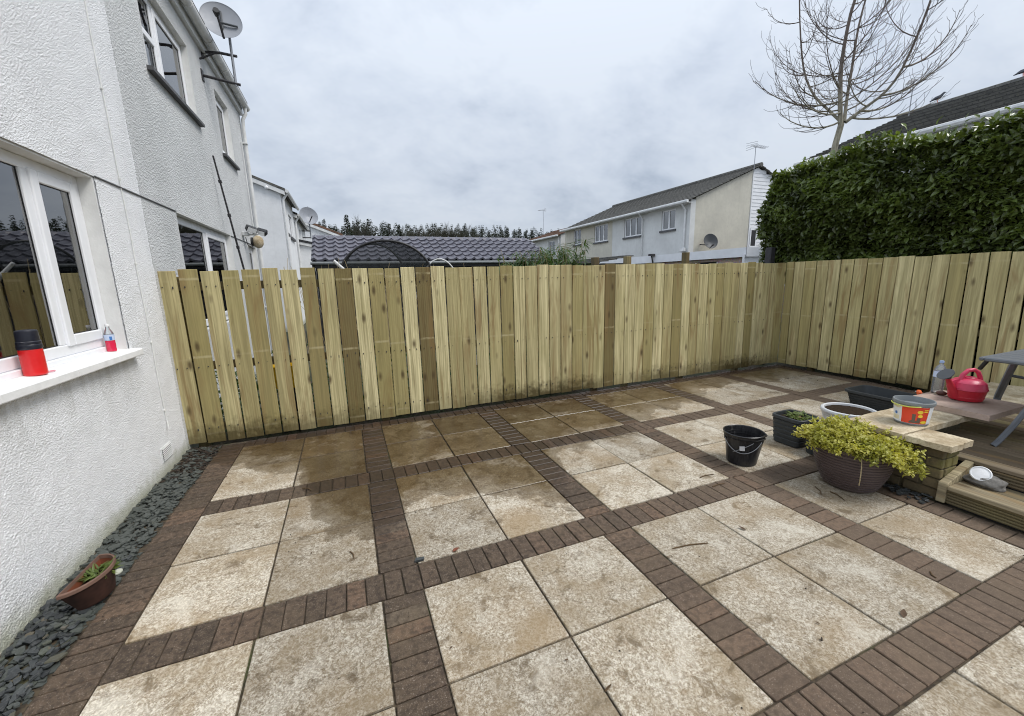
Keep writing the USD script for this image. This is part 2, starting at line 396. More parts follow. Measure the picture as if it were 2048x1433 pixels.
def brick(g):
    p = g.pos(); rnd = g('object_info', 'random')
    wet, deep = wet_mask(g, p)
    fine = g.noise(190, p, 3, .65); mid = g.noise(30, p, 4, .65); big = g.noise(2.2, p, 5, .6)
    col = g.ramp(rnd, [(0, (.050, .035, .023)), (.3, (.067, .046, .030)), (.6, (.083, .056, .037)), (.82, (.10, .065, .042)), (.95, (.125, .075, .046)), (1, (.10, .078, .054))])
    col = g.mix(g.m('multiply', g.range(fine, .42, .62), .42), col, (.175, .132, .095))
    col = g.mix(g.m('multiply', g.range(fine, .63, .69), .85), col, (.42, .37, .32))
    col = g.mix(g.m('multiply', g.range(mid, .44, .62), .72), col, (.028, .019, .013))
    col = g.mix(g.m('multiply', g.range(big, .50, .70), .35), col, (.12, .088, .052))
    x, y, z = g.xyz(p)
    col = g.mix(g.m('multiply', g.range(g.m('subtract', x, y), 2.2, 4.6), .40), col, (.165, .115, .078))
    col = g.mix(wet, col, g.mix(1.0, col, (.50, .44, .40), 'multiply'))
    h = g.m('add', g.m('multiply', fine, .5), g.m('multiply', mid, .5))
    return g.P(base_color=col, roughness=g.range(wet, 0, 1, .85, .40), specular_ior_level=.4, normal=g.bump(h, .7, .003))
mat('paver_brick', brick)
def joint(g):
    p = g.pos(); n = g.noise(40, p, 4)
    col = g.mix(g.range(n, .4, .6), (.028, .02, .012), (.075, .055, .032))
    col = g.mix(g.m('multiply', g.range(g.noise(2.3, p, 4), .58, .70), .7), col, (.045, .06, .014))
    return g.P(base_color=col, roughness=.9, normal=g.bump(n, .6, .004))
mat('joint_soil', joint)
def ground(g):
    p = g.pos(); n = g.noise(3, p, 6, .7); m = g.noise(45, p, 4)
    col = g.mix(g.range(n, .42, .6), (.055, .042, .026), (.035, .055, .018))
    return g.P(base_color=g.mix(g.m('multiply', g.range(m, .5, .7), .6), col, (.14, .115, .08)), roughness=.95, normal=g.bump(m, .7, .03))
mat('garden_ground', ground)
def slate(g):
    p = g.pos(); rnd = g('geometry', 'random_per_island'); r2 = g('object_info', 'random')
    col = g.ramp(g.m('fraction', g.m('add', rnd, r2)), [(0, (.016, .018, .020)), (.45, (.030, .034, .036)), (.75, (.050, .056, .056)), (.9, (.062, .070, .052)), (.96, (.085, .07, .045)), (1, (.11, .10, .08))])
    col = g.mix(g.m('multiply', g.range(g.noise(70, p, 4), .48, .7), .35), col, (.12, .125, .12))
    return g.P(base_color=col, roughness=g.range(g.noise(9, p), .3, .7, .35, .65), specular_ior_level=.5, normal=g.bump(g.noise(120, p, 4), .5, .003))
mat('slate_chip', slate)
def bark(g):
    rnd = g('geometry', 'random_per_island')
    return g.P(base_color=g.ramp(rnd, [(0, (.03, .02, .013)), (.5, (.075, .05, .032)), (.85, (.16, .115, .075)), (1, (.30, .24, .17))]), roughness=.9)
mat('bark_chip', bark)
def coping(g):
    p = g.pos(); n = g.noise(7, p, 6, .65); m = g.noise(60, p, 4)
    col = g.mix(g.range(n, .38, .60), (.58, .50, .355), (.34, .265, .16))
    col = g.mix(g.m('multiply', g.range(m, .48, .66), .5), col, (.22, .165, .10))
    return g.P(base_color=col, roughness=.85, normal=g.bump(g.m('add', n, g.m('multiply', m, .4)), .6, .006))
mat('sandstone', coping)
def pinkstone(g):
    p = g.pos(); n = g.noise(5, p, 6, .65); m = g.noise(60, p, 4)
    col = g.mix(g.range(n, .38, .62), (.44, .33, .27), (.33, .245, .19))
    return g.P(base_color=g.mix(g.m('multiply', g.range(m, .5, .7), .3), col, (.22, .16, .12)), roughness=.8, normal=g.bump(m, .5, .003))
mat('pink_stone', pinkstone)
def wallbrick(g):
    p = g.pos(); rnd = g('object_info', 'random'); n = g.noise(22, p, 5, .65)
    col = g.ramp(rnd, [(0, (.10, .075, .042)), (.4, (.14, .105, .055)), (.7, (.18, .14, .05)), (1, (.13, .10, .07))])
    col = g.mix(g.m('multiply', g.range(n, .48, .64), .6), col, (.06, .052, .028))
    col = g.mix(g.m('multiply', g.range(g.noise(5, p, 4), .5, .64), .5), col, (.155, .15, .035))
    return g.P(base_color=col, roughness=.9, normal=g.bump(n, .7, .005))
mat('mossy_brick', wallbrick)
plain('mortar_dark', (.085, .072, .045), .95, .2, .3, 30)
plain('roof_tile_grey', (.115, .112, .135), .42, .5, .22, 5, .002, 50)
def oldroof(g):
    p = g.pos(); rnd = g('object_info', 'random'); n = g.noise(6, p, 6, .7)
    col = g.mix(g.range(n, .35, .65), (.075, .073, .07), (.15, .145, .13))
    col = g.mix(g.m('multiply', g.range(g.noise(22, p, 4), .55, .7), .5), col, (.19, .185, .12))
    st = g('brick_texture', 'color', vector=g('combine_xyz', 'vector', x=g.m('multiply', g.xyz(p)[1], 1.0), y=g.xyz(p)[2], z=0.0), color1=(1, 1, 1), color2=(.8, .8, .8), mortar=(.3, .3, .3), scale=1.0, brick_width=.33, row_height=.34, mortar_size=.012)
    return g.P(base_color=g.mix(.8, col, st, 'multiply'), roughness=.85, normal=g.bump(n, .5, .01))
mat('old_roof_tile', oldroof)
plain('brown_roof_tile', (.155, .088, .058), .85, .3, .3, 4)
plain('fascia_black', (.018, .018, .02), .5)
plain('steel_grey', (.30, .31, .33), .45, .5, .1, 5, metallic=.6)
plain('bracket_dark', (.035, .033, .036), .6, .4, .25, 20)
plain('dish_grey', (.27, .285, .315), .5, .5, .06, 4)
plain('dish_dark', (.075, .08, .085), .6, .4, .1, 4)
plain('black_plastic', (.012, .012, .013), .28, .5, .2, 20)
def bucketmat(g):
    p = g.pos(); n = g.noise(24, g.map(p, (1, 1, .3)), 5, .7)
    col = g.mix(g.m('multiply', g.range(n, .60, .74), .5), (.011, .011, .012), (.22, .21, .20))
    return g.P(base_color=col, roughness=g.range(n, .4, .7, .25, .5))
mat('dirty_black_plastic', bucketmat)
plain('anthracite_plastic', (.032, .036, .038), .55, .4, .12, 12)
plain('brown_plastic', (.085, .062, .058), .55, .4, .12, 14)
plain('white_glaze', (.58, .59, .60), .4, .5, .08, 8)
plain('pot_soil', (.028, .019, .012), .95, .1, .4, 40, .01, 60)
plain('terracotta_plastic', (.15, .046, .022), .5, .4, .15, 9)
plain('terracotta_shaded_dirty', (.030, .013, .009), .7, .3, .5, 16)  # outside of the trough: its shade as well as dirt is in this colour
plain('terracotta_faded', (.15, .088, .065), .7, .3, .2, 14)
plain('can_red', (.46, .016, .032), .30, .5, .06, 8)
plain('can_pink', (.62, .05, .115), .33, .5, .06, 8)
plain('flask_red', (.66, .018, .02), .26, .5, .04, 6)
plain('flask_cap', (.012, .013, .022), .38, .5, .1, 12)
plain('orange_plastic', (.75, .12, .025), .45)
plain('yellow_plastic', (.78, .50, .02), .4)
plain('label_red', (.70, .06, .025), .4, .5, .06, 20)
plain('label_white', (.76, .77, .78), .45, .5, .04, 20)
plain('label_yellow', (.85, .62, .05), .4)
plain('label_blue', (.05, .16, .42), .4)
plain('label_pink', (.72, .30, .36), .4)
plain('label_pale_blue', (.50, .58, .74), .4)
plain('boot_print', (.11, .085, .06), .5)
plain('tub_grey', (.20, .215, .22), .5, .4, .1, 12)
plain('handle_yellow', (.62, .64, .12), .4)
plain('table_grey', (.115, .125, .14), .42, .5, .1, 10)
plain('rock_plastic', (.17, .16, .145), .85, .3, .35, 30, .01, 40)
plain('lamp_white', (.80, .80, .80), .35)
plain('twig_brown', (.10, .065, .035), .9, .2, .3, 30)
plain('dead_leaf', (.085, .055, .035), .8, .2, .3, 30)
plain('dry_stalk', (.36, .29, .17), .9, .2, .2, 10)
plain('bird_grey', (.10, .105, .12), .8, .2, .3, 20)
plain('brown_stone', (.085, .035, .025), .5, .5, .2, 20)
plain('siding_white', (.72, .73, .75), .5, .4, .05, 4)
plain('zip_tag', (.55, .55, .56), .5)
def bottle(c):
    def fn(g):
        fr = g('fresnel', 'fac', IOR=1.6)
        tr = g('transparent_bsdf', 'BSDF', color=c); gl = g('glossy_bsdf', 'BSDF', color=(1, 1, 1), roughness=.06)
        df = g('diffuse_bsdf', 'BSDF', color=(.75, .78, .8))
        a = g('mix_closure', 'closure', fac=.16, closure1=tr, closure2=df)
        return g('mix_closure', 'closure', fac=fr, closure1=a, closure2=gl)
    return fn
mat('clear_plastic', bottle((.86, .90, .92)))
mat('red_liquid', lambda g: g.P(base_color=(.62, .02, .07), roughness=.12, specular_ior_level=.6, subsurface_weight=.2))
plain('cap_blue', (.30, .42, .62), .4)
def mesh_net(g):
    tr = g('transparent_bsdf', 'BSDF', color=(1, 1, 1)); df = g('diffuse_bsdf', 'BSDF', color=(.02, .022, .022))
    return g('mix_closure', 'closure', fac=.58, closure1=tr, closure2=df)
mat('dark_netting', mesh_net)
def foliage(name, ramp, trans=.3, rough=.38, spec=.5, isl=True):
    def fn(g):
        r = g('geometry', 'random_per_island') if isl else g('object_info', 'random')
        big = g.noise(2.2, detail=3)
        f = g.m('add', g.m('multiply', r, .72), g.m('multiply', g.m('subtract', big, .5), .9), clamp=False)
        col = g.ramp(g.m('add', f, .14), ramp)
        a = g.P(base_color=col, roughness=rough, specular_ior_level=spec)
        t = g('translucent_bsdf', 'BSDF', color=g.mix(1.0, col, (1.25, 1.3, .5), 'multiply'))
        return g('mix_closure', 'closure', fac=trans, closure1=a, closure2=t)
    return mat(name, fn)
LAUREL = [(0, (.05, .066, .018)), (.2, (.13, .175, .042)), (.5, (.245, .315, .078)), (.78, (.41, .45, .12)), (1, (.58, .56, .21))]
foliage('laurel_leaf', LAUREL, .26, .30, .7)
foliage('laurel_leaf_single', LAUREL, .26, .30, .7, isl=False)
foliage('variegated_leaf', [(0, (.27, .28, .05)), (.2, (.50, .46, .09)), (.45, (.74, .655, .165)), (.75, (.84, .79, .42)), (1, (.90, .87, .62))], .3, .5)
foliage('green_leaf', [(0, (.03, .06, .015)), (.5, (.08, .14, .035)), (1, (.20, .26, .08))], .25, .5)
foliage('bamboo_leaf', [(0, (.035, .07, .02)), (.5, (.11, .18, .06)), (1, (.30, .38, .17))], .3, .45)
foliage('herb_leaf', [(0, (.06, .10, .02)), (.5, (.22, .27, .06)), (1, (.45, .43, .14))], .3, .5)
foliage('hazed_needle', [(0, (.034, .042, .034)), (.5, (.052, .062, .048)), (1, (.080, .088, .066))], .1, .8, .2)  # distance haze is put into these greyed needle colours
foliage('bare_twigs', [(0, (.060, .058, .050)), (.5, (.085, .082, .068)), (1, (.115, .108, .085))], .1, .9, .1)
plain('hedge_light_block', (.008, .012, .005), .95, .1)
def barkpale(g):
    p = g.pos(); n = g.noise(1.0, g.map(p, (30, 30, 6)), 5, .65); x, y, z = g.xyz(p)
    col = g.mix(g.range(n, .4, .65), (.36, .33, .25), (.17, .155, .115))
    col = g.mix(g.range(z, 4.9, 6.2), col, (.125, .10, .085))
    return g.P(base_color=col, roughness=.9, normal=g.bump(n, .5, .01))
mat('tree_bark', barkpale)
plain('twig_bark', (.105, .082, .072), .85, .2, .25, 4)
plain('hill_ground', (.05, .06, .035), .95, .1, .3, .05)
# ------------------------------------------------------------------ ground and paving
gr = thing('ground', kind='structure')
data(gr, 'dark earth of the gardens around the patio', 'ground')
def flat(x0, x1, y0, y1, z): return np.array([(x0, y0, z), (x1, y0, z), (x1, y1, z), (x0, y1, z)], float), np.array([(0, 1, 2), (0, 2, 3)])
part('soil', flat(-400, 400, -400, 600, -.075), 'garden_ground', gr)

S, BND, CELL = 1.2, .2197, 1.4197
patio = thing('patio', 'patio of pale square slabs framed by bands of brown brick', 'patio', kind='structure')
part('joint_bed', box(-.54, 8.56, -3.2, 3.06, -.07, -.012), 'joint_soil', patio)
def cam_d(x, y): return math.hypot(x - CAM[0], y - CAM[1])
def hidden(x, y): return x > 5.12 and y < .10         # under the raised deck
def inview(x, y):
    d = np.array([x, y, 0.]) - CAM; z = d @ fw
    if z < .25: return False
    return abs((d @ rt) / z) < 1.45 and abs((d @ up) / z) < 1.2
bricks = []
def lay(x0, x1, y0, y1, top):
    """One paver or slab with its own slight tilt."""
    t = RNG.normal(0, .0016, 2); z = top + RNG.normal(0, .0012)
    c = np.array([[[(x, y, (-.045 if k == 0 else z + t[0] * (1 if i else -1) * .5 + t[1] * (1 if j else -1) * .5)) for k in (0, 1)] for j, y in enumerate((y0, y1))] for i, x in enumerate((x0, x1))], float)
    c[..., :2] += RNG.normal(0, .0012, c[..., :2].shape); c[:, :, 0, :2] = c[:, :, 1, :2]
    return corner_box(c, .0035)
gap = .0032
xb = [-BND + k * CELL for k in range(7)]               # brick columns start here
yb = [-1.4, 0.0, 1.42, 2.84]                           # brick rows start here
def put_brick(x0, x1, y0, y1):
    mx, my = (x0 + x1) / 2, (y0 + y1) / 2
    if hidden(mx, my) or y1 > 3.05 or x1 > 8.55: return
    bricks.append((cam_d(mx, my) + (0 if inview(mx, my) else 60), x0 + gap, x1 - gap, y0 + gap, y1 - gap))
for k, y0 in enumerate(yb):                            # rows, bricks side by side along x
    h = .2197 if k in (1, 2) else .2
    n = int(8.5 / .1); x = 0.0
    while x < 8.45:
        w = .1 + .00165
        if not (4.86 < x + w / 2 < 5.09 and y0 < -.3): put_brick(x, x + w, y0, y0 + h)
        x += w
y = -3.0
while y < 3.0:                                         # the border beside the slate, one brick wide
    put_brick(-BND, 0, y, y + .1015); y += .1015
for x0 in xb[1:]:                                      # columns between the rows
    for a, b in ((-1.2, 0), (.2197, 1.42), (1.6397, 2.84), (-2.6, -1.4)):
        n = 12
        if abs(x0 - xb[4]) < .01 and False: continue
        for i in range(n): put_brick(x0, x0 + BND, a + (b - a) * i / n, a + (b - a) * (i + 1) / n)
y = -3.0
while y < 0.0:                                         # the border in front of the deck steps
    put_brick(4.875, 5.075, y, y + .1015); y += .1015
bricks.sort()
slabs = []
for i, x0 in enumerate([k * CELL for k in range(7)]):
    for y0 in (-2.6, -2.0, -1.2, -.6, .2197, .8197, 1.6397, 2.2397):
        for dx in (0, .6):
            a, b = x0 + dx, x0 + dx + .6
            if -1.3 < y0 < 0 and x0 > 4.2 and dx > 0: continue
            if b > 8.56 + .3: continue
            b = min(b, 8.55)
            mx, my = (a + b) / 2, y0 + .3
            if hidden(mx, my) or hidden(mx, y0 + .05): continue
            slabs.append((a + .006, b - .006, y0 + .006, y0 + .594))
# (a slab cut against the deck wall fills the corner)
for s in slabs: part('slab', lay(*s, 0.0), 'paving_slab', patio)
for d, *b in bricks[:300]: part('brick', lay(*b, -.001), 'paver_brick', patio)
rest = [lay(*b, -.001) for d, *b in bricks[300:]]
part('far_bricks', join(rest), 'paver_brick', patio, kind='stuff')

# slate border: a soil strip with the slates that show largest as pieces of their own
border = thing('slate_border', 'strip of loose dark slate chippings along the foot of the white house wall', 'slate border', kind='structure')
part('soil_strip', box(-.54, -BND - .002, -3.0, 3.03, -.06, -.022), 'joint_soil', border)
def chip(L, W, T):
    n = RNG.integers(4, 7); a = np.sort(RNG.uniform(0, 2 * np.pi, n)); a = (np.arange(n) + RNG.uniform(-.32, .32, n)) * 2 * np.pi / n
    r = RNG.uniform(.55, 1.2, n); x, y = np.cos(a) * r * L / 2, np.sin(a) * r * W / 2
    top = np.stack([x, y, np.full(n, T / 2) + RNG.normal(0, T * .12, n)], 1); bot = np.stack([x * 1.04 + RNG.normal(0, .001, n), y * 1.04, np.full(n, -T / 2)], 1)
    v = np.vstack([top, bot]); i = np.arange(n); j = (i + 1) % n
    f = [(0, k, k + 1) for k in range(1, n - 1)] + [(n, n + k + 1, n + k) for k in range(1, n - 1)] + [(n + p, n + q, q) for p, q in zip(i, j)] + [(n + p, q, p) for p, q in zip(i, j)]
    return v, np.array(f)
chips = []
for k in range(3400):
    y = -1.1 + 4.1 * RNG.random(); x = RNG.uniform(-.505, -.235)
    if y > 2.35 and RNG.random() < .75: continue
    L = RNG.uniform(.030, .066) * (1.25 if RNG.random() < .3 else 1)
    lvl = RNG.choice(5); z = -.016 + .0075 * lvl
    tilt = RNG.normal(0, .17, 2)
    m = at(chip(L, L * RNG.uniform(.5, .85), RNG.uniform(.004, .009)), (x, y, z), RNG.uniform(0, 6.3) * .35 + 1.0, *tilt)
    chips.append((cam_d(x, y) - lvl * .5 + (0 if inview(x, y) else 50), m))
chips.sort(key=lambda c: c[0])
for d, m in chips[:300]: part('slate', m, 'slate_chip', border)
part('slate_chippings', join([m for d, m in chips[300:]]), 'slate_chip', border, kind='stuff')
bk = []
for k in range(700):
    y = 2.2 + .84 * RNG.random() ** .8; x = RNG.uniform(-.50, -.225)
    bk.append(at(box(-.5, .5, -.5, .5, -.5, .5), (x, y, RNG.uniform(-.018, .014)), RNG.uniform(0, 6.3), RNG.normal(0, .25), RNG.normal(0, .25)))
    v = bk[-1][0]; c = v.mean(0); s = RNG.uniform(.015, .045)
    bk[-1] = (c + (v - c) * s * np.array([1, 1, .22]) * np.where(RNG.random() < .5, 1, .6), bk[-1][1])
    w = RNG.uniform(.2, .45); a = RNG.uniform(0, 3.14); d = np.array([math.cos(a), math.sin(a), 0]); q = bk[-1][0] - c
    bk[-1] = (c + q - np.outer(q @ d, d) * (1 - w), bk[-1][1])
bark_o = part('bark_litter', join(bk), 'bark_chip', None, kind='stuff'); data(bark_o, 'brown bark and twig litter at the corner of house wall and fence', 'litter')

# slates at the foot of the deck wall
fs = []
for k in range(70):
    y = RNG.uniform(-.66, -.05); x = RNG.uniform(4.95, 5.09)
    L = RNG.uniform(.03, .07)
    fs.append(at(chip(L, L * .65, .008), (x, y, RNG.uniform(.004, .022)), RNG.uniform(0, 6.3), RNG.normal(0, .2), RNG.normal(0, .2)))
o = part('loose_slates', join(fs), 'slate_chip', None, kind='stuff'); data(o, 'loose slate chips at the foot of the low brick wall beside the brown pot', 'slates')
# dead leaves and soil crumbs along the fence foot
lt = []
for k in range(420):
    if RNG.random() < .45: x, y = RNG.uniform(5.5, 8.5), 3.02 - abs(RNG.normal(0, .05))
    else: x, y = 8.53 - abs(RNG.normal(0, .06)), RNG.uniform(.9, 3.0)
    s = RNG.uniform(.012, .035); m = at(leaf(1, .7, .3, 2), (x, y, .005), RNG.uniform(0, 6.3), RNG.normal(0, .4), RNG.normal(0, .4), s); lt.append(m)
o = part('leaf_litter', join(lt), 'bark_chip', None, kind='stuff'); data(o, 'fine dead leaf litter along the foot of the fence by its corner', 'litter')

# ------------------------------------------------------------------ the white house
WX = -.52
house = thing('house', 'near white roughcast house with the wide window and white sill', 'house', (WX, 1.2, 0))
def rough_sheet(y0, y1, z0, z1, step, hole, seed, amp):
    """A roughcast wall face at WX with real relief: trowelled, pitted, with the opening left out."""
    ys, zs = np.arange(y0, y1 + 1e-6, step), np.arange(z0, z1 + 1e-6, step)
    g = np.random.default_rng(seed).normal(size=(len(ys), len(zs))); ky = np.fft.fftfreq(len(ys), step)[:, None]; kz = np.fft.fftfreq(len(zs), step)[None]
    k = np.hypot(ky, kz); H = np.exp(-((k - 33) / 12) ** 2); H2 = np.exp(-((k - 52) / 14) ** 2); H3 = np.exp(-(k / 5) ** 2)
    nb_ = [np.fft.ifft2(np.fft.fft2(q) * h).real for q, h in ((g, H), (g[::-1], H2), (g[:, ::-1], H3))]; nb_ = [q / q.std() for q in nb_]
    n = np.clip(.95 - 1.25 * np.abs(nb_[0]), -.7, 1) * .62 + .30 * nb_[1] + .22 * nb_[2]; n = n * amp
    Yg, Zg = np.meshgrid(ys, zs, indexing='ij')
    v = np.stack([WX + n - amp, Yg, Zg], -1).reshape(-1, 3)
    idx = np.arange(len(ys) * len(zs)).reshape(len(ys), len(zs)); a, b, c, d = idx[:-1, :-1], idx[1:, :-1], idx[1:, 1:], idx[:-1, 1:]
    cy, cz = (Yg[:-1, :-1] + step / 2), (Zg[:-1, :-1] + step / 2)
    keep = ~((cy > hole[0]) & (cy < hole[1]) & (cz > hole[2]) & (cz < hole[3]))
    f = np.concatenate([np.stack([a, b, c], -1)[keep], np.stack([a, c, d], -1)[keep]])
    return v, f
W0, W1, WZ0, WZ1 = .2, 2.20, 1.20, 2.54
body = cube(-7.5, WX - .012, -6.0, 2.98, -.07, 5.3) - cube(-1.6, 0, W0, W1, WZ0, WZ1)
wall = part('wall', body, 'white_roughcast', house, w=True)
part('roughcast', rough_sheet(-.65, 2.98, -.06, 4.4, .0075, (W0, W1, WZ0, WZ1), 5, .0028), 'white_roughcast', wall, smooth=True, w=True)
part('roughcast', join([box(WX - .012, WX - .004, -6, -.65, -.06, 5.3), box(WX - .012, WX - .004, -.9, 2.98, 4.4, 5.3)]), 'white_roughcast', wall, w=True)
# room behind the window, plastered reveals
part('reveal', join([box(-.66, WX - .013, W1 - .012, W1 - .001, WZ0 + .002, WZ1 - .002), box(-.66, WX - .013, W0 + .001, W0 + .012, WZ0 + .002, WZ1 - .002), box(-.66, WX - .013, W0 + .012, W1 - .012, WZ1 - .012, WZ1 - .001)]), 'white_plaster', house, w=True)
part('room_interior', join([box(-1.60, -1.57, W0 + .002, W1 - .002, WZ0 + .002, WZ1 - .002), box(-1.57, -.68, W0 + .003, W0 + .013, WZ0 + .003, WZ1 - .003), box(-1.57, -.68, W1 - .013, W1 - .003, WZ0 + .003, WZ1 - .003), box(-1.57, -.68, W0 + .014, W1 - .014, WZ0 + .003, WZ0 + .015), box(-1.57, -.68, W0 + .014, W1 - .014, WZ1 - .015, WZ1 - .003)]), 'room_dark', house, w=True)
def folds(y0, y1, z0, z1, x, n=9, a=.022):
    ys = np.linspace(y0, y1, n * 8); v = np.vstack([np.stack([x + a * np.sin((ys - y0) / (y1 - y0) * n * 2 * np.pi), ys, np.full(len(ys), z)], 1) for z in (z0, z1)])
    k = len(ys); i = np.arange(k - 1); return v, np.vstack([np.stack([i, i + 1, i + 1 + k], 1), np.stack([i, i + 1 + k, i + k], 1)])

def frame_x(parent, x, y0, y1, z0, z1, bars=(), sashes=(), t=.065, d=.06, name='window', label=None, gl='window_glass', facing=1, mt='white_upvc', inner=.05):
    """A plastic window in a wall that faces x: outer frame and mullions at bars, sashes with their own frames, a pane in each light."""
    fr = [box(x - d, x, y0, y0 + t, z0, z1, .006), box(x - d, x, y1 - t, y1, z0, z1, .006), box(x - d + .001, x - .001, y0 + t, y1 - t, z0, z0 + t, .006), box(x - d + .001, x - .001, y0 + t, y1 - t, z1 - t, z1, .006)]
    ed = [y0 + t] + [b for c in bars for b in (c - t / 2, c + t / 2)] + [y1 - t]
    for c in bars: fr.append(box(x - d + .001, x - .001, c - t / 2, c + t / 2, z0 + t, z1 - t, .006))
    win = part(name, join(fr), mt, parent, w=True, label=label)
    for k in range(len(ed) // 2):
        a, b = ed[2 * k], ed[2 * k + 1]; c, e = z0 + t, z1 - t
        if k in sashes:
            s = inner; xo = x + facing * .014
            q = [box(xo - d * .8, xo, a - .012, a + s, c - .012, e + .012, .006), box(xo - d * .8, xo, b - s, b + .012, c - .012, e + .012, .006), box(xo - d * .8 + .001, xo - .001, a + s, b - s, c - .012, c + s, .006), box(xo - d * .8 + .001, xo - .001, a + s, b - s, e - s, e + .012, .006)]
            part('sash', join(q), mt, win, w=True); a, b, c, e = a + s, b - s, c + s, e - s
        gx = x - .016 + (facing * .014 if k in sashes else 0)
        part('gasket', join([box(gx - .012, gx, a, a + .006, c, e), box(gx - .012, gx, b - .006, b, c, e), box(gx - .012, gx, a + .006, b - .006, e - .006, e), box(gx - .012, gx, a + .006, b - .006, c, c + .006)]), 'gasket_black', win, w=True)
        part('pane', box(gx - .010, gx - .003, a + .0062, b - .0062, c + .0062, e - .0062), gl, win, w=True)
    return win
win = frame_x(house, -.625, W0 + .012, W1 - .012, 1.255, 2.528, bars=(.9, 1.61), sashes=(2,), t=.075, d=.07, inner=.062)
part('sill_upstand', box(-.69, -.60, W0 + .013, W1 - .013, 1.215, 1.2545, .004), 'white_upvc', win, w=True)
part('curtain', folds(1.98, 2.17, 1.24, 2.5, -.76, 4), 'curtain_grey', house, w=True)
part('curtain', folds(1.42, 1.60, 1.24, 2.5, -.80, 4), 'curtain_grey', house, w=True)
sec = [(-.66, 1.15), (-.455, 1.15), (-.452, 1.156), (-.452, 1.196), (-.458, 1.203), (-.66, 1.222)]
part('sill', join([prism_y(sec, .05, 1.330), prism_y(sec, 1.3315, 2.245)]), 'sill_white', house, w=True)
part('render_bead', box(WX - .004, WX + .008, 2.201, 2.979, 2.538, 2.547), 'sill_slate', house, w=True)
cab = [(WX + .004, 2.60 + .006 * math.sin(k * 1.3), z) for k, z in enumerate(np.linspace(5.2, .47, 26))] + [(WX + .012, 2.59, .44), (WX + .02, 2.575, .40), (WX + .015, 2.57, .37)]
part('cable', tube(cab, .0042, 6), 'white_plaster', house, True, w=True)
part('cable_clip', join([box(WX - .004, WX + .012, 2.588, 2.612, z, z + .02, .003) for z in (4.1, 3.3, 2.6, 1.9, 1.2, .55)]), 'white_plaster', house, w=True)
vent = part('air_vent', join([box(WX - .008, WX + .004, 2.375, 2.60, .115, .255, .003)]), 'gutter_white', house, w=True)
for k in range(7): part('louvre', at(box(-.004, .004, -.098, .098, -.0035, .0035), (WX + .010, 2.4875, .135 + k * .0178), 0, 0, .35), 'gutter_white', vent, w=True)
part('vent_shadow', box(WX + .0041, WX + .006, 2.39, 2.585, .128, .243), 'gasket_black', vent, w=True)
def roof_x(x_eave, x_ridge, z_eave, z_ridge, y0, y1, t=.08):
    d = np.array([x_ridge - x_eave, z_ridge - z_eave]); n = np.array([-d[1], d[0]]) / np.hypot(*d); n = n if n[1] > 0 else -n
    a, b = np.array([x_eave, z_eave]), np.array([x_ridge, z_ridge]); pl = np.array([a, b, b + n * t, a + n * t])
    if np.cross(pl[1] - pl[0], pl[2] - pl[0]) < 0: pl = pl[::-1]
    return prism_y(pl, y0, y1)
def eaves(parent, y0, y1, ztop, x=WX):
    part('soffit', box(x - .05, x + .05, y0, y1, ztop - .155, ztop - .10), 'gutter_white', parent, w=True)
    part('fascia', box(x + .03, x + .049, y0, y1, ztop - .098, ztop + .05), 'gutter_white', parent, w=True)
    a = np.linspace(-.15, np.pi + .15, 12); r = .062
    ring = [(math.cos(t) * -r, -math.sin(t) * r) for t in a] + [(math.cos(t) * (r - .004), -math.sin(t) * (r - .004)) for t in a]
    ring = [(math.cos(t) * r, -math.sin(t) * r) for t in a[::-1]] + [(math.cos(t) * (r - .005), -math.sin(t) * (r - .005)) for t in a]
    pl = np.array(ring) + np.array([x + .125, ztop]); ar = np.sum(pl[:, 0] * np.roll(pl[:, 1], -1) - pl[:, 1] * np.roll(pl[:, 0], -1))
    part('gutter', prism_y(pl if ar > 0 else pl[::-1], y0, y1), 'gutter_white', parent, smooth=40, w=True)
    for y in np.arange(y0 + .4, y1, .9): part('gutter_bracket', tube([(x + .05, y, ztop - .0)] + [(x + .125 + math.cos(t) * -.068, y, ztop - math.sin(t) * .068) for t in np.linspace(0, np.pi, 8)], .006, 5), 'gutter_white', parent, w=True)
eaves(house, -6, 2.975, 5.37)
part('roof', roof_x(WX + .12, -4.2, 5.42, 7.0, -6.1, 2.975), 'old_roof_tile', house, w=True)

# ------------------------------------------------------------------ the next house of the terrace
nb = thing('neighbour_house', 'grey roughcast end of the terrace beyond the fence, with slate sills and satellite dish', 'house', (WX, 5.8, 0))
holes = [(3.86, 6.32, 1.15, 2.545), (7.65, 8.42, .2, 2.50), (3.80, 5.42, 3.99, 4.94), (6.68, 7.56, 3.915, 4.93)]
bd = cube(-7.5, WX - .003, 2.985, 8.72, -.07, 5.3)
for a, b, c, d in holes: bd = bd - cube(-1.4, 0, a, b, c, d)
part('wall', bd, 'grey_roughcast', nb, w=True)
for a, b, c, d in holes:
    part('room_interior', join([box(-1.39, -1.37, a + .003, b - .003, c + .003, d - .003)] + [box(-1.37, -.69, a + .003, a + .012, c + .003, d - .003), box(-1.37, -.69, b - .012, b - .003, c + .003, d - .003)]), 'room_dark', nb, w=True)
    part('reveal', join([box(-.66, WX - .004, b - .010, b - .001, c + .002, d - .002), box(-.66, WX - .004, a + .001, a + .01, c + .002, d - .002), box(-.66, WX - .004, a + .01, b - .01, d - .011, d - .001)]), 'white_plaster', nb, w=True)
frame_x(nb, -.60, 3.872, 6.308, 1.17, 2.532, bars=(5.14,), sashes=(1,), t=.09, d=.06)
part('blind', box(-.70, -.69, 3.98, 5.06, 1.2, 2.36), 'blind_white', nb, w=True)
part('curtain', folds(5.35, 6.2, 1.2, 2.45, -.78, 8), 'curtain_grey', nb, w=True)
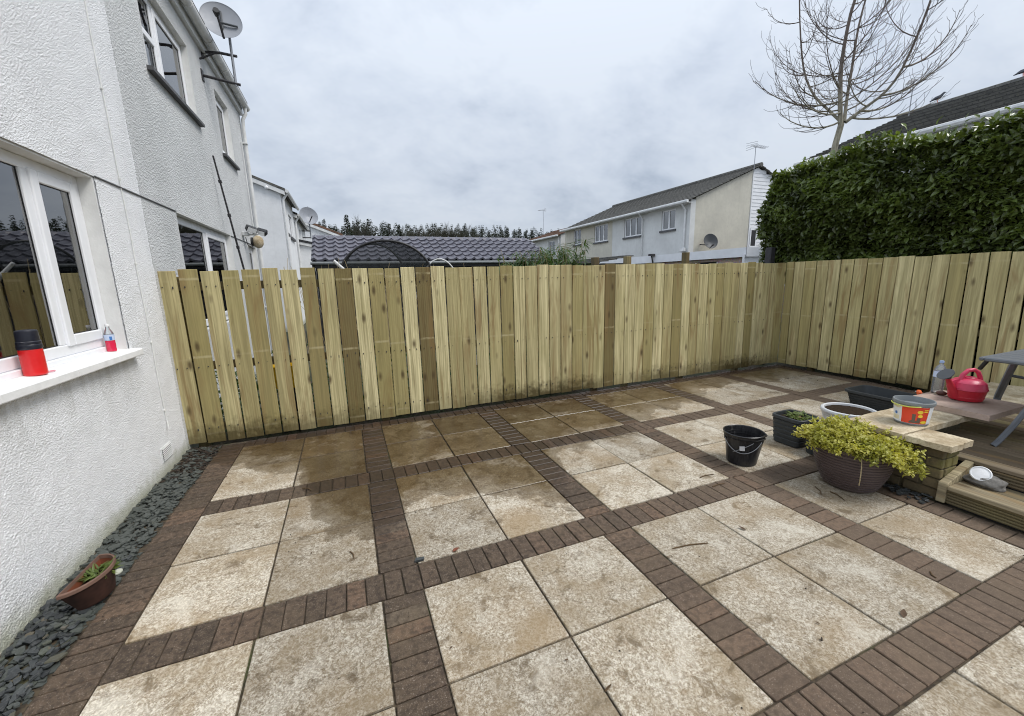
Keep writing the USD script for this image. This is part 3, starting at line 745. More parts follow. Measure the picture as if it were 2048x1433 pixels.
frame_x(nb, -.60, 7.662, 8.408, .21, 2.488, bars=(), sashes=(0,), t=.08, d=.06)
wn = frame_x(nb, -.60, 3.812, 5.408, 4.0, 4.928, bars=(4.42,), sashes=(1,), t=.075, d=.06)
part('transom', box(-.655, -.598, 3.89, 4.38, 4.42, 4.49, .005), 'white_upvc', wn, w=True)
part('handle', box(-.597, -.585, 4.12, 4.17, 4.30, 4.335, .003), 'gasket_black', wn, w=True)
part('blind', box(-.70, -.69, 3.88, 4.37, 4.06, 4.40), 'blind_white', nb, w=True)
part('curtain', folds(4.6, 5.3, 4.03, 4.9, -.8, 7), 'curtain_grey', nb, w=True)
frame_x(nb, -.60, 6.692, 7.548, 3.93, 4.918, bars=(), sashes=(0,), t=.075, d=.06)
for a, b, z in ((3.74, 5.48, 3.985), (6.62, 7.62, 3.91)):
    part('sill', prism_y([(-.60, z - .05), (WX + .055, z - .05), (WX + .055, z - .012), (-.60, z)], a, b), 'sill_slate', nb, w=True)
part('render_bead', box(WX - .003, WX + .007, 2.986, 3.858, 2.538, 2.547), 'sill_slate', nb, w=True)
part('render_bead', box(WX - .003, WX + .007, 6.322, 8.71, 2.516, 2.525), 'sill_slate', nb, w=True)
eaves(nb, 2.985, 8.80, 5.37)
part('roof', roof_x(WX + .12, -4.2, 5.42, 7.0, 2.98, 8.85), 'old_roof_tile', nb, w=True)
dp = [(WX + .125, 8.60, 5.32), (WX + .125, 8.60, 5.20), (WX + .06, 8.60, 5.08), (WX + .05, 8.60, 4.9), (WX + .05, 8.60, 0)]
part('downpipe', tube(dp, .034, 12), 'gutter_white', nb, 40, w=True)
part('pipe_clip', join([box(WX - .002, WX + .09, 8.55, 8.65, z, z + .03, .004) for z in (4.6, 2.72, 1.2)]), 'gutter_white', nb, w=True)
part('waste_pipe', tube([(WX + .02, 8.36, 4.6), (WX + .02, 8.36, 2.75), (WX + .02, 8.5, 2.70)], .012, 6), 'gutter_white', nb, w=True)

# satellite dish on its two-armed bracket
ds = thing('satellite_dish', 'big round grey satellite dish on a mast by the eaves of the grey terrace house', 'satellite dish', (WX, 6.1, 4.79))
for z, dy in ((5.20, .12), (4.80, -.07)):
    a = np.array([WX + .004, 6.1 + dy, z + .03]); b = np.array([-.04, 6.1, z - .01])
    br = part('bracket_arm', tube([a, (a + b) / 2 + np.array([0, 0, .02 if z > 5 else 0]), b], .021, 4), 'bracket_dark', ds, w=True)
    part('wall_plate', box(WX - .001, WX + .012, 6.1 + dy - .05, 6.1 + dy + .05, z - .05, z + .11, .003), 'bracket_dark', br, w=True)
part('bracket_stay', tube([(WX + .006, 6.0, 5.04), (-.33, 6.08, 5.18)], .014, 4), 'bracket_dark', ds, w=True)
part('mast', tube([(-.105, 6.1, 4.76), (-.105, 6.1, 5.62)], .019, 10), 'steel_grey', ds, 40, w=True)
nrm = np.array([.158, -.957, .242]); nrm /= np.linalg.norm(nrm)
dx = np.cross([0, 0, 1], nrm); dx /= np.linalg.norm(dx); dz = np.cross(nrm, dx); DC = np.array([-.17, 6.04, 5.60])
prof = [(0.0, 0.0)] + [(r, .20 * r * r / .30) for r in np.linspace(.03, .262, 9)] + [(.267, .052), (.264, .044)] + [(r, .20 * r * r / .30 - .008) for r in np.linspace(.258, .03, 8)] + [(0, -.008)]
v, f = lathe(prof, 40); R = np.stack([dx, dz, nrm], 1)
dish = part('reflector', (v @ R.T + DC, f), 'dish_grey', ds, 50, w=True)
lnb = DC + nrm * .27 - dz * .09 - dx * .05; foot = DC - dz * .29 + nrm * .05
part('lnb_arm', tube([foot, (foot + lnb) / 2 + nrm * .03, lnb], .016, 6), 'bracket_dark', ds, w=True)
part('lnb', tube([lnb + nrm * .05, lnb + nrm * .02, lnb - nrm * .06], [.038, .046, .024], 12), 'gasket_black', ds, 40, w=True)
part('back_bracket', join([tube([DC - nrm * .03 - dz * .2, DC - nrm * .03 + dz * .12], .028, 4), tube([DC - nrm * .03 - dx * .02, np.array([-.105, 6.1, 5.58])], .03, 6)]), 'bracket_dark', ds, w=True)
part('front_clamp', join([tube([DC + nrm * .022 - dz * .12, DC + nrm * .03 + dz * .15], .015, 4), tube([DC + nrm * .028 - dz * .03 - dx * .02, DC + nrm * .05 - dz * .05 + dx * .2], .017, 4)]), 'dish_dark', ds, w=True)

# outdoor lights and rod on the neighbour's wall
fl = thing('security_light', 'twin black floodlights on a white bracket high on the grey wall', 'security light', (WX, 7.3, 2.68))
part('bracket', join([box(WX, WX + .10, 7.22, 7.36, 2.62, 2.69, .008), tube([(WX + .06, 7.28, 2.64), (WX + .25, 7.30, 2.66)], .018, 8)]), 'gutter_white', fl, w=True)
for k, (dx_, dy, a) in enumerate(((.16, -.06, .5), (.30, .10, -.2))):
    h = part('lamp_head', at(box(-.09, .09, -.06, .06, -.05, .05, .012), (WX + dx_, 7.30 + dy, 2.74 - .03 * k), a, .5, .3), 'gasket_black', fl, w=True)
    part('lamp_glass', at(box(-.075, .075, -.064, -.0605, -.04, .04), (WX + dx_, 7.30 + dy, 2.74 - .03 * k), a, .5, .3), 'lamp_white', h, w=True)
wl = thing('wall_lamp', 'oval cream wall lamp below the floodlights on the grey wall', 'wall lamp', (WX, 8.05, 2.58))
part('base', at(lathe([(0, 0), (.09, 0), (.09, .03), (0, .03)], 20), (WX, 8.05, 2.58), 0, 0, math.pi / 2), 'gasket_black', wl, 40, w=True)
part('globe', at(lathe([(0, -.13), (.06, -.11), (.095, -.05), (.10, .02), (.085, .08), (.04, .12), (0, .13)], 20), (WX + .12, 8.05, 2.58)), 'sandstone', wl, 60, w=True)
part('cable', tube([(WX + .02, 8.0, 2.5), (WX + .06, 7.7, 2.42), (WX + .02, 7.5, 2.48), (WX + .03, 7.35, 2.6)], .007, 5), 'bracket_dark', wl, w=True)
rod = thing('garden_cane', 'long dark jointed rod leaning on the grey wall by the ground floor window', 'rod', (WX + .3, 6.75, 0))
pa, pb = np.array([WX + .30, 6.55, -.07]), np.array([WX + .05, 5.70, 3.62])
part('shaft', tube([pa, pb], [.020, .012], 8), 'bracket_dark', rod, w=True)
part('joint', join([tube([pa + (pb - pa) * t, pa + (pb - pa) * (t + .012)], .024, 8) for t in (.52, .64, .77, .9)]), 'bracket_dark', rod, w=True)

# ------------------------------------------------------------------ things on the window sill
fk = thing('vacuum_flask', 'wide red food flask with black screw cup on the white window sill', 'flask', (-.555, 1.150, 1.2135))
part('body', lathe([(0, 0), (.045, 0), (.049, .004), (.050, .012), (.050, .148), (.047, .153), (0, .153)], 40), 'flask_red', fk, 40)
part('collar', lathe([(0, .1535), (.050, .1535), (.053, .158), (.053, .176), (.050, .181), (.0515, .184), (.0515, .196), (.048, .2), (0, .2)], 40), 'flask_cap', fk, 40)
part('cup', lathe([(0, .2005), (.0475, .2005), (.0465, .255), (.043, .262), (.03, .265), (0, .265)], 40), 'flask_cap', fk, 40)
hd = thing('flask_handle', 'thin pink plastic ring lying on the sill beside the red flask', 'ring', (-.535, 1.235, 1.2125))
part('ring', tube([(math.cos(t) * .016, math.sin(t) * .03, .003) for t in np.linspace(0, 6.2, 20)], .003, 6), 'label_pink', hd, True)
sb = thing('soft_drink_bottle', 'small drink bottle half full of red liquid at the end of the white window sill', 'bottle', (-.575, 2.06, 1.2155))
part('liquid', lathe([(0, 0), (.028, 0), (.0305, .008), (.029, .03), (.0305, .05), (.0295, .084), (.0290, .0852), (0, .0852)], 28), 'red_liquid', sb, 40)
part('shell', lathe([(.0293, .0855), (.0295, .09), (.0305, .12), (.029, .14), (.020, .165), (.013, .178), (.0125, .195), (0, .195)], 28), 'clear_plastic', sb, 40)
v, f = lathe([(.0308, .088), (.0312, .118), (.0305, .132)], 28)
part('label', (v, f), 'label_pale_blue', sb, 40)
part('label_patch', join([at(corner_box(np.array([[[(r * math.cos(a), r * math.sin(a), z) for z in (.09, .118)] for a in (a0, a0 + .5)] for r in (.0302, .0322)]), .0005)) for a0 in (-1.2,)]), 'label_blue', sb)
part('cap', lathe([(0, .1952), (.0145, .1952), (.0145, .211), (.013, .213), (0, .213)], 24), 'lamp_white', sb, 40)
# ------------------------------------------------------------------ fences
back=[(-0.543,-0.383,-0.533,-0.370,0.50),(-0.360,-0.200,-0.356,-0.191,0.42),(-0.178,-0.021,-0.169,-0.011,0.66),(0.009,0.157,0.004,0.171,0.45),(0.183,0.344,0.186,0.351,0.45),(0.370,0.518,0.367,0.523,0.45),(0.540,0.699,0.541,0.707,0.55),(0.736,0.879,0.720,0.888,0.42),(0.910,1.074,0.899,1.066,0.62),(1.083,1.261,1.080,1.251,0.12),(1.267,1.430,1.265,1.430,0.85),(1.439,1.608,1.441,1.614,0.42),(1.625,1.787,1.621,1.795,0.36),(1.808,1.969,1.810,1.976,0.74),(1.983,2.155,1.989,2.164,0.10),(2.164,2.334,2.177,2.335,0.72),(2.349,2.512,2.351,2.518,0.50),(2.516,2.695,2.529,2.699,0.50),(2.713,2.875,2.718,2.881,0.66),(2.897,3.060,2.897,3.064,0.55),(3.075,3.243,3.077,3.243,0.43),(3.258,3.422,3.259,3.421,0.68),(3.430,3.597,3.438,3.604,0.60),(3.610,3.780,3.622,3.787,0.68),(3.793,3.961,3.801,3.965,0.64),(3.974,4.140,3.978,4.147,0.62),(4.158,4.324,4.162,4.327,0.50),(4.330,4.512,4.345,4.518,0.48),(4.518,4.695,4.527,4.698,0.67),(4.702,4.877,4.711,4.879,0.08),(4.881,5.053,4.894,5.061,0.72),(5.061,5.237,5.077,5.245,0.66),(5.241,5.416,5.257,5.429,0.60),(5.425,5.604,5.435,5.613,0.40),(5.620,5.788,5.627,5.798,0.74),(5.796,5.968,5.811,5.985,0.40),(5.974,6.158,6.005,6.178,0.35),(6.164,6.325,6.185,6.354,0.70),(6.341,6.513,6.371,6.545,0.53),(6.519,6.695,6.556,6.732,0.63),(6.705,6.870,6.742,6.900,0.63),(6.880,7.048,6.915,7.091,0.42),(7.063,7.230,7.102,7.270,0.52),(7.241,7.415,7.282,7.453,0.48),(7.426,7.598,7.460,7.627,0.70),(7.609,7.779,7.641,7.811,0.38),(7.786,7.954,7.823,7.997,0.72),(7.959,8.128,8.009,8.180,0.63),(8.128,8.303,8.193,8.363,0.58),(8.308,8.548,8.368,8.550,0.60),]
right=[(3.090,2.911,3.062,2.890,0.38),(2.902,2.726,2.876,2.706,0.56),(2.717,2.537,2.697,2.523,0.42),(2.524,2.348,2.510,2.342,0.50),(2.343,2.172,2.328,2.166,0.62),(2.157,1.983,2.150,1.984,0.45),(1.972,1.805,1.973,1.801,0.50),(1.793,1.612,1.786,1.615,0.36),(1.603,1.425,1.601,1.432,0.50),(1.422,1.245,1.420,1.242,0.62),(1.236,1.059,1.232,1.062,0.54),(1.051,0.876,1.049,0.877,0.54),(0.869,0.701,0.848,0.681,0.40),(0.689,0.524,0.660,0.477,0.53),(0.511,0.344,0.447,0.310,0.47),(0.331,0.193,0.300,0.143,0.56),]
FY, FX = 3.04, 8.56
bf = thing('board_fence', 'new treated timber fence of upright boards along the back of the patio', 'fence', (4, FY, 0))
for i, (a, b, c, d, t) in enumerate(back):
    t = float(np.clip(t + RNG.normal(0, .06), .03, 1)); z0, z1 = .035 + RNG.uniform(-.006, .012), 1.862 + RNG.normal(0, .006); y = FY + RNG.uniform(-.002, .004); tw = RNG.normal(0, .003)
    mid = (a + b) / 2, (c + d) / 2
    halves = [(a, b, c, d)] if i not in (18, 21) else [(a, mid[0] - .002, c, mid[1] - .001), (mid[0] + .001, b, mid[1] + .001, d)]
    for (a_, b_, c_, d_) in halves:
        cc = np.array([[[(c_ if x == 0 else d_, y + (.019 if k else 0) + tw * x, z0) if z == 0 else (a_ if x == 0 else b_, y + (.019 if k else 0) + tw * x, z1) for z in (0, 1)] for k in (0, 1)] for x in (0, 1)])
        part('board', corner_box(cc, .0022), 'fence_wood', bf, w=True, tone=t)
for z in (.20, .87, 1.70): part('rail', box(-.50, 8.54, FY + .026, FY + .066, z - .04, z + .045, .003), 'post_wood', bf, w=True, tone=.3)
for x, h, t in ((-.42, 1.80, .4), (1.5, 1.8, .3), (3.2, 1.8, .3), (4.60, 1.975, .15), (5.17, 1.985, .75), (6.31, 2.045, .25), (7.6, 1.8, .3)):
    part('post', box(x - .045, x + .045, FY + .072, FY + .16, -.1, h, .006), 'post_wood', bf, w=True, tone=t)
nl = []
for (a, b, c, d, t) in back:
    for z in (.20, .87, 1.70):
        for q in (.24, .76): nl.append(box((a + (b - a) * q) - .004, (a + (b - a) * q) + .004, FY - .0035, FY + .004, z + RNG.normal(0, .008) - .004, z + .004))
part('nails', join(nl), 'bracket_dark', bf, kind='stuff', w=True)
rf = thing('board_fence', 'new treated timber fence of upright boards on the right below the hedge', 'fence', (FX, 1.5, 0))
right += [(.172, .005, .125, -.04, .5), (-.012, -.18, -.055, -.22, .6), (-.195, -.36, -.24, -.40, .45), (-.38, -.545, -.42, -.58, .55), (-.565, -.73, -.6, -.765, .5)]
for i, (a, b, c, d, t) in enumerate(right):
    z0, z1 = .04 + RNG.uniform(-.006, .012), 1.868 + RNG.normal(0, .004); xx = FX + RNG.uniform(-.002, .004)
    if i == 0: a, c = min(a, FY - .003), min(c, FY - .003)
    cc = np.array([[[(xx + (.019 if k else 0), (d if y == 0 else c) if z == 0 else (b if y == 0 else a), z0 if z == 0 else z1) for z in (0, 1)] for y in (0, 1)] for k in (0, 1)])
    part('board', corner_box(cc, .0022), 'fence_wood', rf, w=True, tone=t)
for z in (.20, .87, 1.70): part('rail', box(FX + .026, FX + .066, -1.6, FY - .02, z - .04, z + .045, .003), 'post_wood', rf, w=True, tone=.3)
for y, h in ((2.5, 1.8), (.9, 1.8), (-.7, 1.8)): part('post', box(FX + .072, FX + .16, y - .045, y + .045, -.1, h, .006), 'post_wood', rf, w=True, tone=.3)
oldp = thing('old_post', 'weathered grey post stub at the end of the hedge above the fence corner', 'post', (8.62, 3.42, -.08))
part('shaft', box(8.56, 8.68, 3.36, 3.48, -.08, 2.15, .01), 'bracket_dark', oldp, w=True)
yl = thing('yellow_tub', 'yellow plastic tub seen through the gaps at the left of the back fence', 'tub', (.42, 3.42, -.07))
part('tub_body', superlathe([((0, 0), .55), ((.12, .10), .55), ((.15, .12), .82), ((.155, .125), .82), ((.14, .11), .80), ((.11, .09), .58), ((0, 0), .58)], 32), 'yellow_plastic', yl, 40)
part('stand', join([box(-.1 + dx, -.06 + dx, -.08, .08, 0, .549, .004) for dx in (0, .16)]), 'bracket_dark', yl)

# ------------------------------------------------------------------ low wall, deck, steps
rw = thing('low_brick_wall', 'low mossy brick wall that edges the raised deck behind the brown pot', 'wall', (5.22, -.3, 0))
part('core', box(5.125, 5.315, -.645, -.03, -.06, .392), 'mortar_dark', rw, w=True)
for k in range(5):
    z0, z1 = .002 + k * .079, .002 + k * .079 + .070
    y = -.655 - (.11 if k % 2 else 0)
    while y < -.03:
        a, b = max(y, -.655), min(y + .215, -.03)
        if b - a > .03: part('brick', corner_box(np.array([[[(x + RNG.normal(0, .0015), yy, z) for z in (z0, z1)] for yy in (a + .005, b - .005)] for x in (5.115, 5.16)]), .006), 'mossy_brick', rw, w=True)
        y += .225
    xs = [(5.165, 5.24), (5.25, 5.325)] if k % 2 else [(5.165, 5.325)]
    for a, b in xs: part('brick', box(a, b, -.655, -.62, z0, z1, .006), 'mossy_brick', rw, w=True)
def rough_slab(x0, x1, y0, y1, z0, z1, seed, n=14, a=.006, tilt=0.0):
    """A riven slab: a grid on top with broken edges."""
    g = np.random.default_rng(seed); xs, ys = np.linspace(x0, x1, n), np.linspace(y0, y1, n)
    X, Y = np.meshgrid(xs, ys, indexing='ij'); e = np.zeros_like(X)
    jit = lambda: g.normal(0, a, n)
    X[0] += np.abs(jit()) * .7; X[-1] -= np.abs(jit()) * .7; Y[:, 0] += np.abs(jit()) * .7; Y[:, -1] -= np.abs(jit()) * .7
    P3 = np.stack([X * 9, Y * 9, np.full_like(X, seed)], -1); Zt = z1 + (noise(P3, seed) - .5) * a - a * .4
    edge = np.minimum(np.minimum(np.arange(n)[:, None], n - 1 - np.arange(n)[:, None]), np.minimum(np.arange(n)[None], n - 1 - np.arange(n)[None]))
    Zt = Zt - np.where(edge == 0, a * .9, 0) + tilt * (X - x0)
    Xb = X + np.where(np.arange(n)[:, None] == 0, -a * .3, 0); Zb = np.full_like(X, z0) + tilt * (X - x0)
    v = np.vstack([np.stack([X, Y, Zt], -1).reshape(-1, 3), np.stack([X, Y, Zb], -1).reshape(-1, 3)])
    idx = np.arange(n * n).reshape(n, n); f = []
    a_, b, c, d = idx[:-1, :-1].ravel(), idx[1:, :-1].ravel(), idx[1:, 1:].ravel(), idx[:-1, 1:].ravel(); N = n * n
    f += [np.stack([a_, b, c], 1), np.stack([a_, c, d], 1), np.stack([a_ + N, c + N, b + N], 1), np.stack([a_ + N, d + N, c + N], 1)]
    loop = np.concatenate([idx[:, 0], idx[-1, 1:], idx[-2::-1, -1], idx[0, -2:0:-1]]); nx = np.roll(loop, -1)
    f += [np.stack([loop, loop + N, nx + N], 1), np.stack([loop, nx + N, nx], 1)]
    return v, np.vstack(f)
part('coping_slab', rough_slab(5.055, 5.365, -.705, -.437, .398, .450, 3), 'sandstone', rw, 30, w=True)
sl2 = thing('paving_slab', 'cream sandstone slab on the low wall under the round feed tub', 'slab', (5.6, -.1, .398))
part('stone', rough_slab(5.05, 6.30, -.430, -.03, .398, .452, 4, 18), 'sandstone', sl2, 30, w=True)
blk = thing('block', 'dark concrete block on the deck carrying the cream slab', 'block', (5.95, -.05, .27))
part('stone', box(5.75, 6.2, -.33, -.06, .271, .396, .008), 'mortar_dark', blk, w=True)
sl3 = thing('paving_slab', 'pinkish square stone slab under the red watering can', 'slab', (6.27, -.28, .455))
part('stone', rough_slab(5.95, 6.60, -.575, .0, .4545, .508, 6, 14, .004), 'pink_stone', sl3, 30, w=True)
sl4 = thing('sandstone_slab', 'rough cream stone slab lying on the deck behind the grey table', 'slab', (7.9, -.15, .27))
part('stone', rough_slab(7.35, 8.35, -.75, .22, .272, .335, 8, 16, .012), 'sandstone', sl4, 30, w=True)

deck = thing('deck', 'raised weathered timber deck on the right', 'deck', (6.9, -1.6, 0))
part('frame', box(5.44, 8.45, -3.6, -.015, -.06, .238), 'fascia_black', deck, w=True)
x = 5.425; k = 0
while x < 8.4:
    w = .118; y1 = -.01
    q = box(x, x + w, -3.6, y1, .242 + RNG.normal(0, .0008), .270 + RNG.normal(0, .0012), .003)
    part('deck_board', q, 'deck_wood', deck, w=True, tone=float(np.clip(RNG.normal(.42, .2), .12, .9))); x += w + .009; k += 1
stp = thing('deck_steps', 'timber steps with grooved risers going up to the deck', 'steps', (5.25, -1.8, 0))
def grooved(x, y0, y1, z0, z1, n):
    """A decking board on edge: a comb section facing -x, running along y."""
    p = [(x + .022, z0), (x + .022, z1)]; q = []
    h = (z1 - z0) / n
    for i in range(n):
        b = z1 - i * h; q += [(x, b - h * .06), (x, b - h * .50), (x + .010, b - h * .56), (x + .010, b - h * .99)]
    pl = np.array(p + q); ar = np.sum(pl[:, 0] * np.roll(pl[:, 1], -1) - pl[:, 1] * np.roll(pl[:, 0], -1))
    return prism_y(pl if ar > 0 else pl[::-1], y0, y1)
part('riser', grooved(5.098, -3.6, -.708, .004, .110, 5), 'step_wood', stp, w=True, tone=.34)
part('riser', grooved(5.422, -3.6, -.655, .145, .2385, 4), 'step_wood', stp, w=True, tone=.35)
part('tread', box(5.083, 5.262, -3.6, -.708, .1125, .142, .004), 'step_wood', stp, w=True, tone=.6)
part('tread', box(5.268, 5.420, -3.6, -.708, .1125, .141, .004), 'step_wood', stp, w=True, tone=.42)
part('carcass', box(5.125, 5.418, -3.6, -.71, -.05, .111), 'fascia_black', stp, w=True)
c = np.array([[[(5.085, y, z) for z in (.004, .155)] for y in (-.706, -.655)], [[(5.43, y, z) for z in (.004, .262)] for y in (-.706, -.655)]])
part('side_board', corner_box(c, .004), 'step_wood', stp, w=True, tone=.95)
sp = thing('garden_spotlight', 'round white solar spotlight set in a dark stone look base on the deck step', 'spotlight', (5.33, -.80, .143))
v, f = arr(trimesh.creation.icosphere(subdivisions=3, radius=1.0)); n = noise(v * 2.3 + 5, 3)[:, None]
part('base', (v * np.array([.082, .105, .056]) * (.82 + .36 * n) * np.array([1, 1, 1]) + np.array([0.012, -.006, .026]), f), 'rock_plastic', sp, True)
T = dict(rz=math.radians(205), ry=math.radians(38))
pz = np.array([-.028, .012, .088])
R3 = trimesh.transformations.euler_matrix(0, -.85, .25)[:3, :3]
def disc(mesh): v, f = arr(mesh); return (v * .9) @ R3.T + pz, f
rim = part('bezel', disc(lathe([(0, -.03), (.058, -.03), (.062, -.012), (.062, .004), (.056, .008), (.052, .002), (0, .002)], 36)), 'label_white', sp, 40)
part('lens', disc(lathe([(0, .0075), (.03, .0075), (.0515, .0022)], 36)), 'lamp_white', sp, True)

# ------------------------------------------------------------------ pots, tubs and the rest on the patio
bp = thing('ribbed_pot', 'big round brown ribbed pot holding the yellow green shrub', 'plant pot', (4.80, -.245, .004))
prof = [(0, 0), (.158, 0), (.165, .006)]
for i in range(13):
    z0 = .012 + i * .0235; r = lambda z: .168 + .094 * (1 - (1 - min(z / .34, 1)) ** 1.9)
    prof += [(r(z0) + .0035, z0 + .003), (r(z0 + .017) + .0045, z0 + .0165), (r(z0 + .020) - .002, z0 + .0200), (r(z0 + .0235) - .002, z0 + .0232)]
prof += [(.262, .322), (.270, .330), (.270, .348), (.262, .353), (.250, .351), (.246, .335), (.240, .30), (0, .29)]
part('pot_body', lathe(prof, 72), 'brown_plastic', bp, 35)
part('soil', lathe([(0, .315), (.15, .318), (.242, .312)], 40), 'pot_soil', bp, True)
def shrub_mesh():
    pts, dirs, ups, sc, stems = [], [], [], [], []
    g = np.random.default_rng(5)
    for k in range(330):
        a = g.uniform(0, 2 * np.pi); rr = .23 * math.sqrt(g.random())
        b = np.array([math.cos(a) * rr, math.sin(a) * rr, .31]); out = np.array([math.cos(a), math.sin(a), 0])
        toward = np.array([.75, -.45, 0])
        L = g.uniform(.18, .305) * (1.0 - .34 * (rr / .23)); n = 9
        lean = rr / .23 * .95 + g.normal(0, .2)
        extra = max(0, out @ np.array([.64, -.77, 0]))
        L *= 1 + .32 * extra * (rr / .23); droop = g.uniform(.3, .9) * (.28 + .75 * extra + .35 * rr / .23)
        if out[0] < -.2 and out[1] < .25: L *= .85
        t = np.linspace(0, 1, n)[:, None]; d0 = out * lean + np.array([0, 0, 1.0]); d0 /= np.linalg.norm(d0)
        p = b + d0 * L * t + np.array([0, 0, -1]) * droop * L * t ** 2.2 + out * extra * .03 * t ** 1.5
        stems.append(tube(p, np.linspace(.0028, .0012, n), 4, False))
        for i in range(1, n):
            for q in range(int(g.integers(3, 6))):
                pts.append(p[i] + g.normal(0, .012, 3)); dd = (p[i] - p[i - 1]); dd /= np.linalg.norm(dd) + 1e-9
                e = g.normal(0, 1, 3); e /= np.linalg.norm(e); dirs.append(dd * .5 + e * .8 + np.array([0, 0, .15])); ups.append(np.array([0, 0, 1]) + g.normal(0, .45, 3)); sc.append(g.uniform(.7, 1.2))
        for q in range(10):
            pts.append(p[-1] + g.normal(0, .010, 3)); e = g.normal(0, 1, 3); dirs.append(e + np.array([0, 0, .5])); ups.append(np.array([0, 0, 1]) + g.normal(0, .3, 3)); sc.append(g.uniform(.8, 1.2))
    return scatter(leaf(.027, .0165, .25, 3), np.array(pts), np.array(dirs), np.array(ups), sc), join(stems)
sh = thing('shrub', 'low spreading yellow green variegated shrub in the brown ribbed pot', 'shrub', (4.80, -.245, .004))
lv, st_ = shrub_mesh()
part('stems', st_, 'twig_brown', sh, kind='stuff'); part('foliage', lv, 'variegated_leaf', sh, kind='stuff')
part('stem', tube([(-.22, -.17, .33), (-.255, -.195, .27), (-.262, -.2, .20), (-.245, -.19, .13)], .0035, 5), 'dry_stalk', sh)

def planter(name, label, loc, hx, hy, h, rz=0.0, ribs=5, soil=True, e=6.0, taper=.82):
    t = thing(name, label, 'planter', loc, rz)
    p = [((0, 0), 0.0), ((hx * taper, hy * taper), 0), ((hx * taper + .004, hy * taper + .004), .006)]
    for i in range(ribs):
        z0 = .02 + (h - .06) * i / ribs; z1 = .02 + (h - .06) * (i + 1) / ribs
        s = lambda z, k=0.0: (hx * (taper + (.95 - taper) * z / h) + k, hy * (taper + (.95 - taper) * z / h) + k)
        p += [(s(z0, .002), z0), (s(z0 + (z1 - z0) * .78, .006), z0 + (z1 - z0) * .78), (s(z1, -.001), z1 - .003)]
    p += [((hx * .965, hy * .965), h - .036), ((hx, hy), h - .03), ((hx, hy), h - .004), ((hx - .004, hy - .004), h), ((hx - .020, hy - .020), h), ((hx - .024, hy - .024), h - .006), ((hx * taper - .0, hy * taper - .0), h * .35), ((0, 0), h * .35)]
    part('planter_body', superlathe(p, 64, e), 'anthracite_plastic', t, 35)
    if soil: part('soil', superlathe([((0, 0), h - .028), ((hx - .028, hy - .028), h - .034)], 48, e), 'pot_soil', t, True)
    return t
planter('planter', 'square dark grey ribbed planter with small green seedlings beside the black bucket', (5.235, .50, .003), .158, .158, .285)
planter('planter', 'small dark planter half hidden behind the brown pot and its shrub', (5.215, .172, .003), .145, .150, .235)
planter('trough_planter', 'long empty dark trough planter behind the white pot', (7.17, .60, .003), .24, .44, .215, soil=False, e=9)
def tufts(name, label, loc, n, rad, L, matn, seed, cat='seedlings', up_=.6, W=.3):
    g = np.random.default_rng(seed); pts, dirs, ups, sc = [], [], [], []
    for k in range(n):
        a = g.uniform(0, 6.28); r = rad * math.sqrt(g.random()); pts.append((math.cos(a) * r, math.sin(a) * r, g.uniform(0, L * .5)))
        dirs.append((math.cos(a + g.normal(0, .8)), math.sin(a + g.normal(0, .8)), g.uniform(.1, 1.4) * up_)); ups.append((0, 0, 1)); sc.append(g.uniform(.6, 1.3))
    t = thing(name, label, cat, loc)
    part('leaves', scatter(leaf(L, L * W, .35, 3), np.array(pts), np.array(dirs), np.array(ups, float), sc), matn, t, kind='stuff')
    part('crown', lathe([(0, -.01), (rad * .3, -.004), (rad * .15, .012), (0, .02)], 10), 'twig_brown', t)
tufts('seedlings', 'patch of low green and yellow seedlings in the square dark planter', (5.28, .49, .256), 230, .10, .045, 'herb_leaf', 2)
wp = thing('round_pot', 'round white glazed pot full of soil behind the brown pot', 'plant pot', (5.96, .425, .003))
prof = [(0, 0), (.17, 0), (.178, .008), (.20, .10), (.212, .16), (.218, .165), (.216, .178), (.221, .183), (.222, .20), (.228, .205), (.230, .222), (.240, .232), (.243, .248), (.238, .262), (.224, .268), (.212, .262), (.208, .24), (0, .235)]
part('pot_body', lathe(prof, 64), 'white_glaze', wp, 35)
part('soil', lathe([(0, .245), (.1, .248), (.208, .243)], 40), 'pot_soil', wp, True)

bk_ = thing('bucket', 'black builder bucket with wire handle and white tag standing on a pale slab', 'bucket', (4.395, .405, .003))
prof = [(0, 0), (.118, 0), (.122, .005), (.148, .245), (.158, .247), (.161, .255), (.156, .258), (.155, .275), (.166, .278), (.169, .288), (.163, .292), (.158, .288), (.150, .24), (.120, .02), (0, .018)]
v, f = lathe(prof, 64); a = np.arctan2(v[:, 1], v[:, 0]); lip = np.exp(-((np.angle(np.exp(1j * (a + .85)))) / .22) ** 2) * (v[:, 2] > .235); v[:, :2] *= (1 + .10 * lip)[:, None]; v[:, 2] -= .012 * lip
part('bucket_body', (v, f), 'dirty_black_plastic', bk_, 35)
part('inner_ring', lathe([(.147, .215), (.142, .2145), (.142, .2185), (.1475, .219)], 48), 'black_plastic', bk_, 40)
ca = math.atan2(CAM[1] - .405, CAM[0] - 4.395)
hp = []
for t in np.linspace(-1.15, 1.15, 26):
    zz = .235 - .105 * math.cos(t / 1.15 * math.pi / 2) ** .9; r = .121 + .027 * zz / .245 + .012
    hp.append((math.cos(ca + t) * r, math.sin(ca + t) * r, zz))
part('handle', tube(hp, .0032, 6), 'steel_grey', bk_, True)
part('handle_lug', join([at(box(-.012, .012, -.014, .014, -.018, .018, .004), (math.cos(ca + t) * .15, math.sin(ca + t) * .15, .235), ca + t) for t in (-1.2, 1.2)]), 'black_plastic', bk_)
